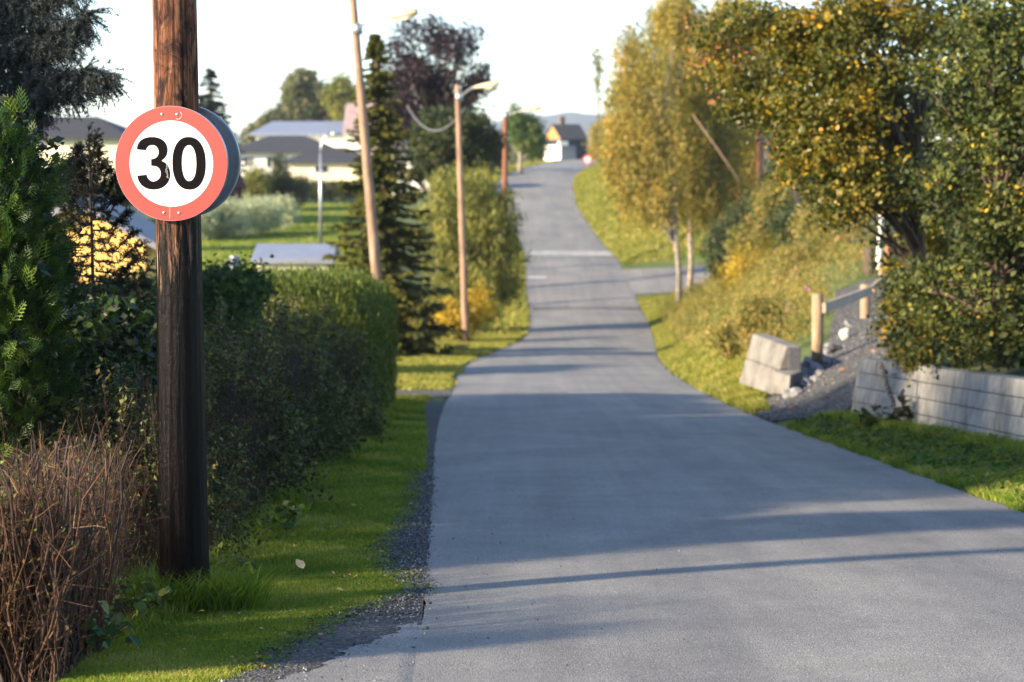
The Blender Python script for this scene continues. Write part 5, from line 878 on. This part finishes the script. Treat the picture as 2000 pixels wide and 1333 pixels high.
# autumn tree: limbs reaching left over the bank
def bigbush(name, label, cat, base, top, r0, ells, ns, per, sp, lf, mt, nl, group=None, surf=.3, tb=None, redtip=False):
    el = [E(*e) for e in ells]; root = tag(empty(name, tuple(base)), label, cat, group); c_, d = crown_pts(el, ns, surf, -.12, 4.6); trunk(base, top, r0, r0*.25, M_BARK, root); limbs_to(c_, base, top, nl, r0, M_BARK, root, k=8)
    leaf_cloud('crown', c_, d, per, sp, lf, mt, root, LEAF6, tb(c_) if tb else None); return root, c_
AB = P(1800, 720, 28.5); AB[2] = H(AB[0], 28.5)
ar, ac = bigbush('autumn_tree', 'spreading tree with yellow and green leaves reaching left over the bank', 'tree', AB, P(1790, 100, 28), .11,
    [(1560, 130, 28, 130, 120, .8), (1500, 60, 28, 130, 70, .7), (1640, 200, 27.5, 140, 150, .9), (1560, 290, 28, 95, 70, .6), (1700, 330, 27.5, 130, 110, .8), (1700, 60, 27.5, 160, 120, .9), (1620, 350, 28, 90, 60, .6), (1480, 210, 28.3, 70, 60, .5), (1640, 410, 28, 60, 40, .4), (1430, 110, 28.3, 60, 60, .5)], 1150, 42, (.11, .11, .075), .056, L_AUT, 200, surf=.55, tb=lambda c: np.clip(.25+.60*rng.random(len(c))**1.5 + .22*clump3(c, 3.2, 4.)  + .12*np.exp(-((c[:, 0]-4.0)/1.0)**2), 0, 1))
tips = [P(a, b, 28.2) for a, b in ((1348, 60), (1366, 100), (1420, 75), (1430, 105), (1355, 108), (1450, 150), (1468, 178), (1500, 300), (1540, 320), (1410, 180), (1445, 130), (1385, 118))]; tc = np.repeat(np.array(tips), 5, 0) + rng.normal(size=(60, 3))*.14
rl = leaf_cloud('red_tip_leaves', tc, rng.normal(size=tc.shape), 5, .06, .055, L_RED, ar, LEAF6)
br = MB()
for pth in ([(1700, 130, 28), (1600, 110, 28.2), (1480, 115, 28.2), (1400, 60, 28.2), (1345, 20, 28.2)], [(1680, 170, 28), (1560, 125, 28.1), (1460, 135, 28.2), (1390, 118, 28.2), (1352, 108, 28.2)], [(1720, 330, 28), (1620, 285, 28.1), (1540, 270, 28.1), (1480, 240, 28.1), (1440, 250, 28.1)], [(1720, 260, 28), (1600, 200, 28.1), (1520, 150, 28.1), (1440, 150, 28.1)], [(1700, 60, 28), (1560, 20, 28.1), (1500, -10, 28.1)]):
    br.tube(lim(*pth), list(np.linspace(.030, .006, len(pth))), 6)
br.build('long_branches', M_BARK, ar, True)
DB = P(1960, 740, 25); DB[2] = H(DB[0], 25)+.1
bigbush('dense_bush', 'dense dark green bush with scattered yellow leaves above the block wall', 'bush', DB, P(1940, 60, 25.5), .10,
    [(1930, 120, 25.5, 130, 150, .9), (2020, 250, 25, 140, 240, 1.0), (1900, 330, 25.5, 120, 120, .8), (1900, 520, 25.5, 120, 110, .7), (1990, 560, 25, 130, 150, .8), (1860, 650, 25.8, 110, 65, .6), (1960, 680, 25, 110, 60, .6), (2100, 400, 25, 120, 330, 1.2), (1800, 560, 26.5, 60, 90, .5)], 1250, 52, (.10, .10, .085), .055, L_DENSE, 160, surf=.34)
bigbush('low_shrub', 'yellow green shrub over the left end of the block wall', 'bush', P(1800, 700, 28), P(1800, 560, 28), .05, [(1790, 640, 28, 70, 60, .6), (1830, 690, 27, 90, 35, .5), (1760, 590, 29, 40, 60, .5), (1790, 500, 29.5, 60, 60, .5)], 420, 28, .08, .055, L_AUT, 50)
bigbush('backing_shrub', 'dark leaved backing shrub deep behind the dense bush and the handrail', 'bush', P(1840, 560, 33), P(1840, 300, 33), .08, [(1800, 480, 33, 90, 130, .8), (1900, 420, 32, 150, 250, 1.0), (1780, 330, 33, 120, 130, .9), (2000, 200, 31, 200, 330, 1.2), (1750, 130, 32, 200, 150, 1.0)], 900, 30, .13, .085, L_DARK, 60)  # near-black leaves added as backing, filling gaps in the foliage with dark
# dock stalks before the wall, hanging sprig
for (x0_, y0_, x1_, y1_, lab) in ((1760, 850, 1722, 712, 'tall brown seed stalk leaning before the block wall'), (1765, 850, 1762, 762, 'shorter brown seed stalk right of the tall one')):
    a_, b_ = P(x0_, y0_, 26.3), P(x1_, y1_, 26.3); a_[2] = H(a_[0], 26.3); rt = tag(empty('dock_stalk', tuple(a_)), lab, 'plant', 'seed stalks before the wall'); MB().tube([a_, (a_+b_)/2+np.array([.02, 0, 0]), b_], [.009, .007, .004], 6).build('stem', M_BARK, rt, True)
    t_ = np.linspace(.35, 1, 40)[:, None]; c_ = a_+(b_-a_)*t_; leaf_cloud('seeds', c_, rng.normal(size=c_.shape), 8, .014, .022, L_BEECH, rt, kind='stuff')
c_ = np.array([P(1745+rng.normal()*30, 825+rng.normal()*14, 26.5) for _ in range(40)]); rt = tag(empty('leafy_weed', tuple(c_[0])), 'broad leaved dark weed at the foot of the seed stalks', 'plant'); leaf_cloud('leaves', c_, np.tile([0, -.3, 1.], (40, 1)), 6, .04, .11, L_DENSE, rt, LEAF6)
# leafy plants at the hedge foot near the pole
for lab, px, py, Y, s, ns in (('broad leaved weed at the hedge foot left of the pole base', 255, 1150, 11.0, .07, 26), ('pale green weed growing right behind the pole base', 432, 1075, 12.6, .05, 22), ('white edged leafy weed at the hedge foot beyond the pole', 560, 1010, 15.5, .06, 20), ('grassy weed with yellowed leaf before the twig hedge', 190, 1210, 10.0, .07, 18)):
    b = P(px, py, Y); gz_ = H(b[0], Y); c_ = np.array([(b[0]+rng.normal()*.09, Y+rng.normal()*.06, gz_+.05+.16*rng.random()) for _ in range(ns)]); rt = tag(empty('leafy_weed', (b[0], Y, gz_)), lab, 'plant'); leaf_cloud('leaves', c_, np.tile([0, -.4, 1.], (ns, 1)), 3, .02, s, L_ROUND, rt, LEAF6)
    tubes_np('stems', np.stack([np.tile([b[0], Y, gz_], (ns, 1)), (c_+np.array([b[0], Y, gz_]))/2+np.array([0, 0, .03]), c_], 1), np.full((ns, 3), .002), M_BARK, rt, 4)

# leafy trees of the garden just beyond the left edge; they shade the hedge, the road and the block wall
for k_, (X_, Y_, h_, r_) in enumerate([(-8.2, 14.6, 5.8, 1.9), (-8.4, 17.6, 6.6, 2.2), (-8.5, 21.2, 6.4, 2.2), (-9.8, 23.6, 6.9, 1.9)]):
    g_ = H(X_, Y_); tree('garden_tree', 'tall leafy garden tree in the row beyond the left edge of the view', 'tree', (X_, Y_, g_), (X_, Y_, g_+h_-1), .14, [(X_, Y_, g_+h_*.62, r_, r_, h_*.38), (X_+.4, Y_-.5, g_+h_*.4, r_*.8, r_*.9, h_*.3)], 420, 24, .25, .24, L_OLIVE, M_BARK, 'garden trees beyond the left edge', nl=50)
# haze
M_HAZE = bpy.data.materials.new('haze'); M_HAZE.use_nodes = True; nt = M_HAZE.node_tree; nt.nodes.remove(nt.nodes['Principled BSDF'])
pv = nt.nodes.new('ShaderNodeVolumePrincipled'); pv.inputs['Color'].default_value = (.80, .88, 1, 1); pv.inputs['Density'].default_value = .00016; pv.inputs['Anisotropy'].default_value = .3
nt.links.new(pv.outputs[0], nt.nodes['Material Output'].inputs['Volume'])
m = MB(); m.box((0, 2340, 28), (2900, 2400, 45)); hz = m.build('haze', M_HAZE); tag(hz, 'thin pale haze', 'haze', kind='stuff')

# grit on the asphalt
n = 420; y = 9 + 16*rng.random(n)**1.5; u_ = rng.random(n)**.8; x = xl(y) + (xr(y)-xl(y))*np.where(rng.random(n) < .5, u_*.18, u_); V, Ff, T = scat(*OCT, np.stack([x, y, zr(y)+.03*(1-(2*(x-xl(y))/(xr(y)-xl(y))-1)**2)+.007], 1), rot_from(rng.normal(size=(n, 3)), rng.random(n)*6), .002+.005*rng.random(n)**2, rng.random(n)); tag(mesh_np('road_grit', V, Ff, M_PEB, None, T), kind='stuff')

n = 420; y = 9.5 + 14*rng.random(n)**1.3; x = np.where(rng.random(n) < .6, gout(y) + rng.normal(size=n)*.13, HX + .1 + (gout(y)-HX)*rng.random(n)); V, Ff, T = scat(*LEAF2, np.stack([x, y, height(x, y)+.02+.012*rng.random(n)], 1), rot_from(rng.normal(size=(n, 3))*.4+np.array([0, 0, 1.]), rng.random(n)*6), .010+.018*rng.random(n), rng.random(n))
tag(mesh_np('leaf_litter', V, Ff, m_leaf('leaf litter', [(0, (.10, .05, .02)), (.5, (.40, .20, .06)), (1, (.62, .48, .20))], .2), None, T), kind='stuff')
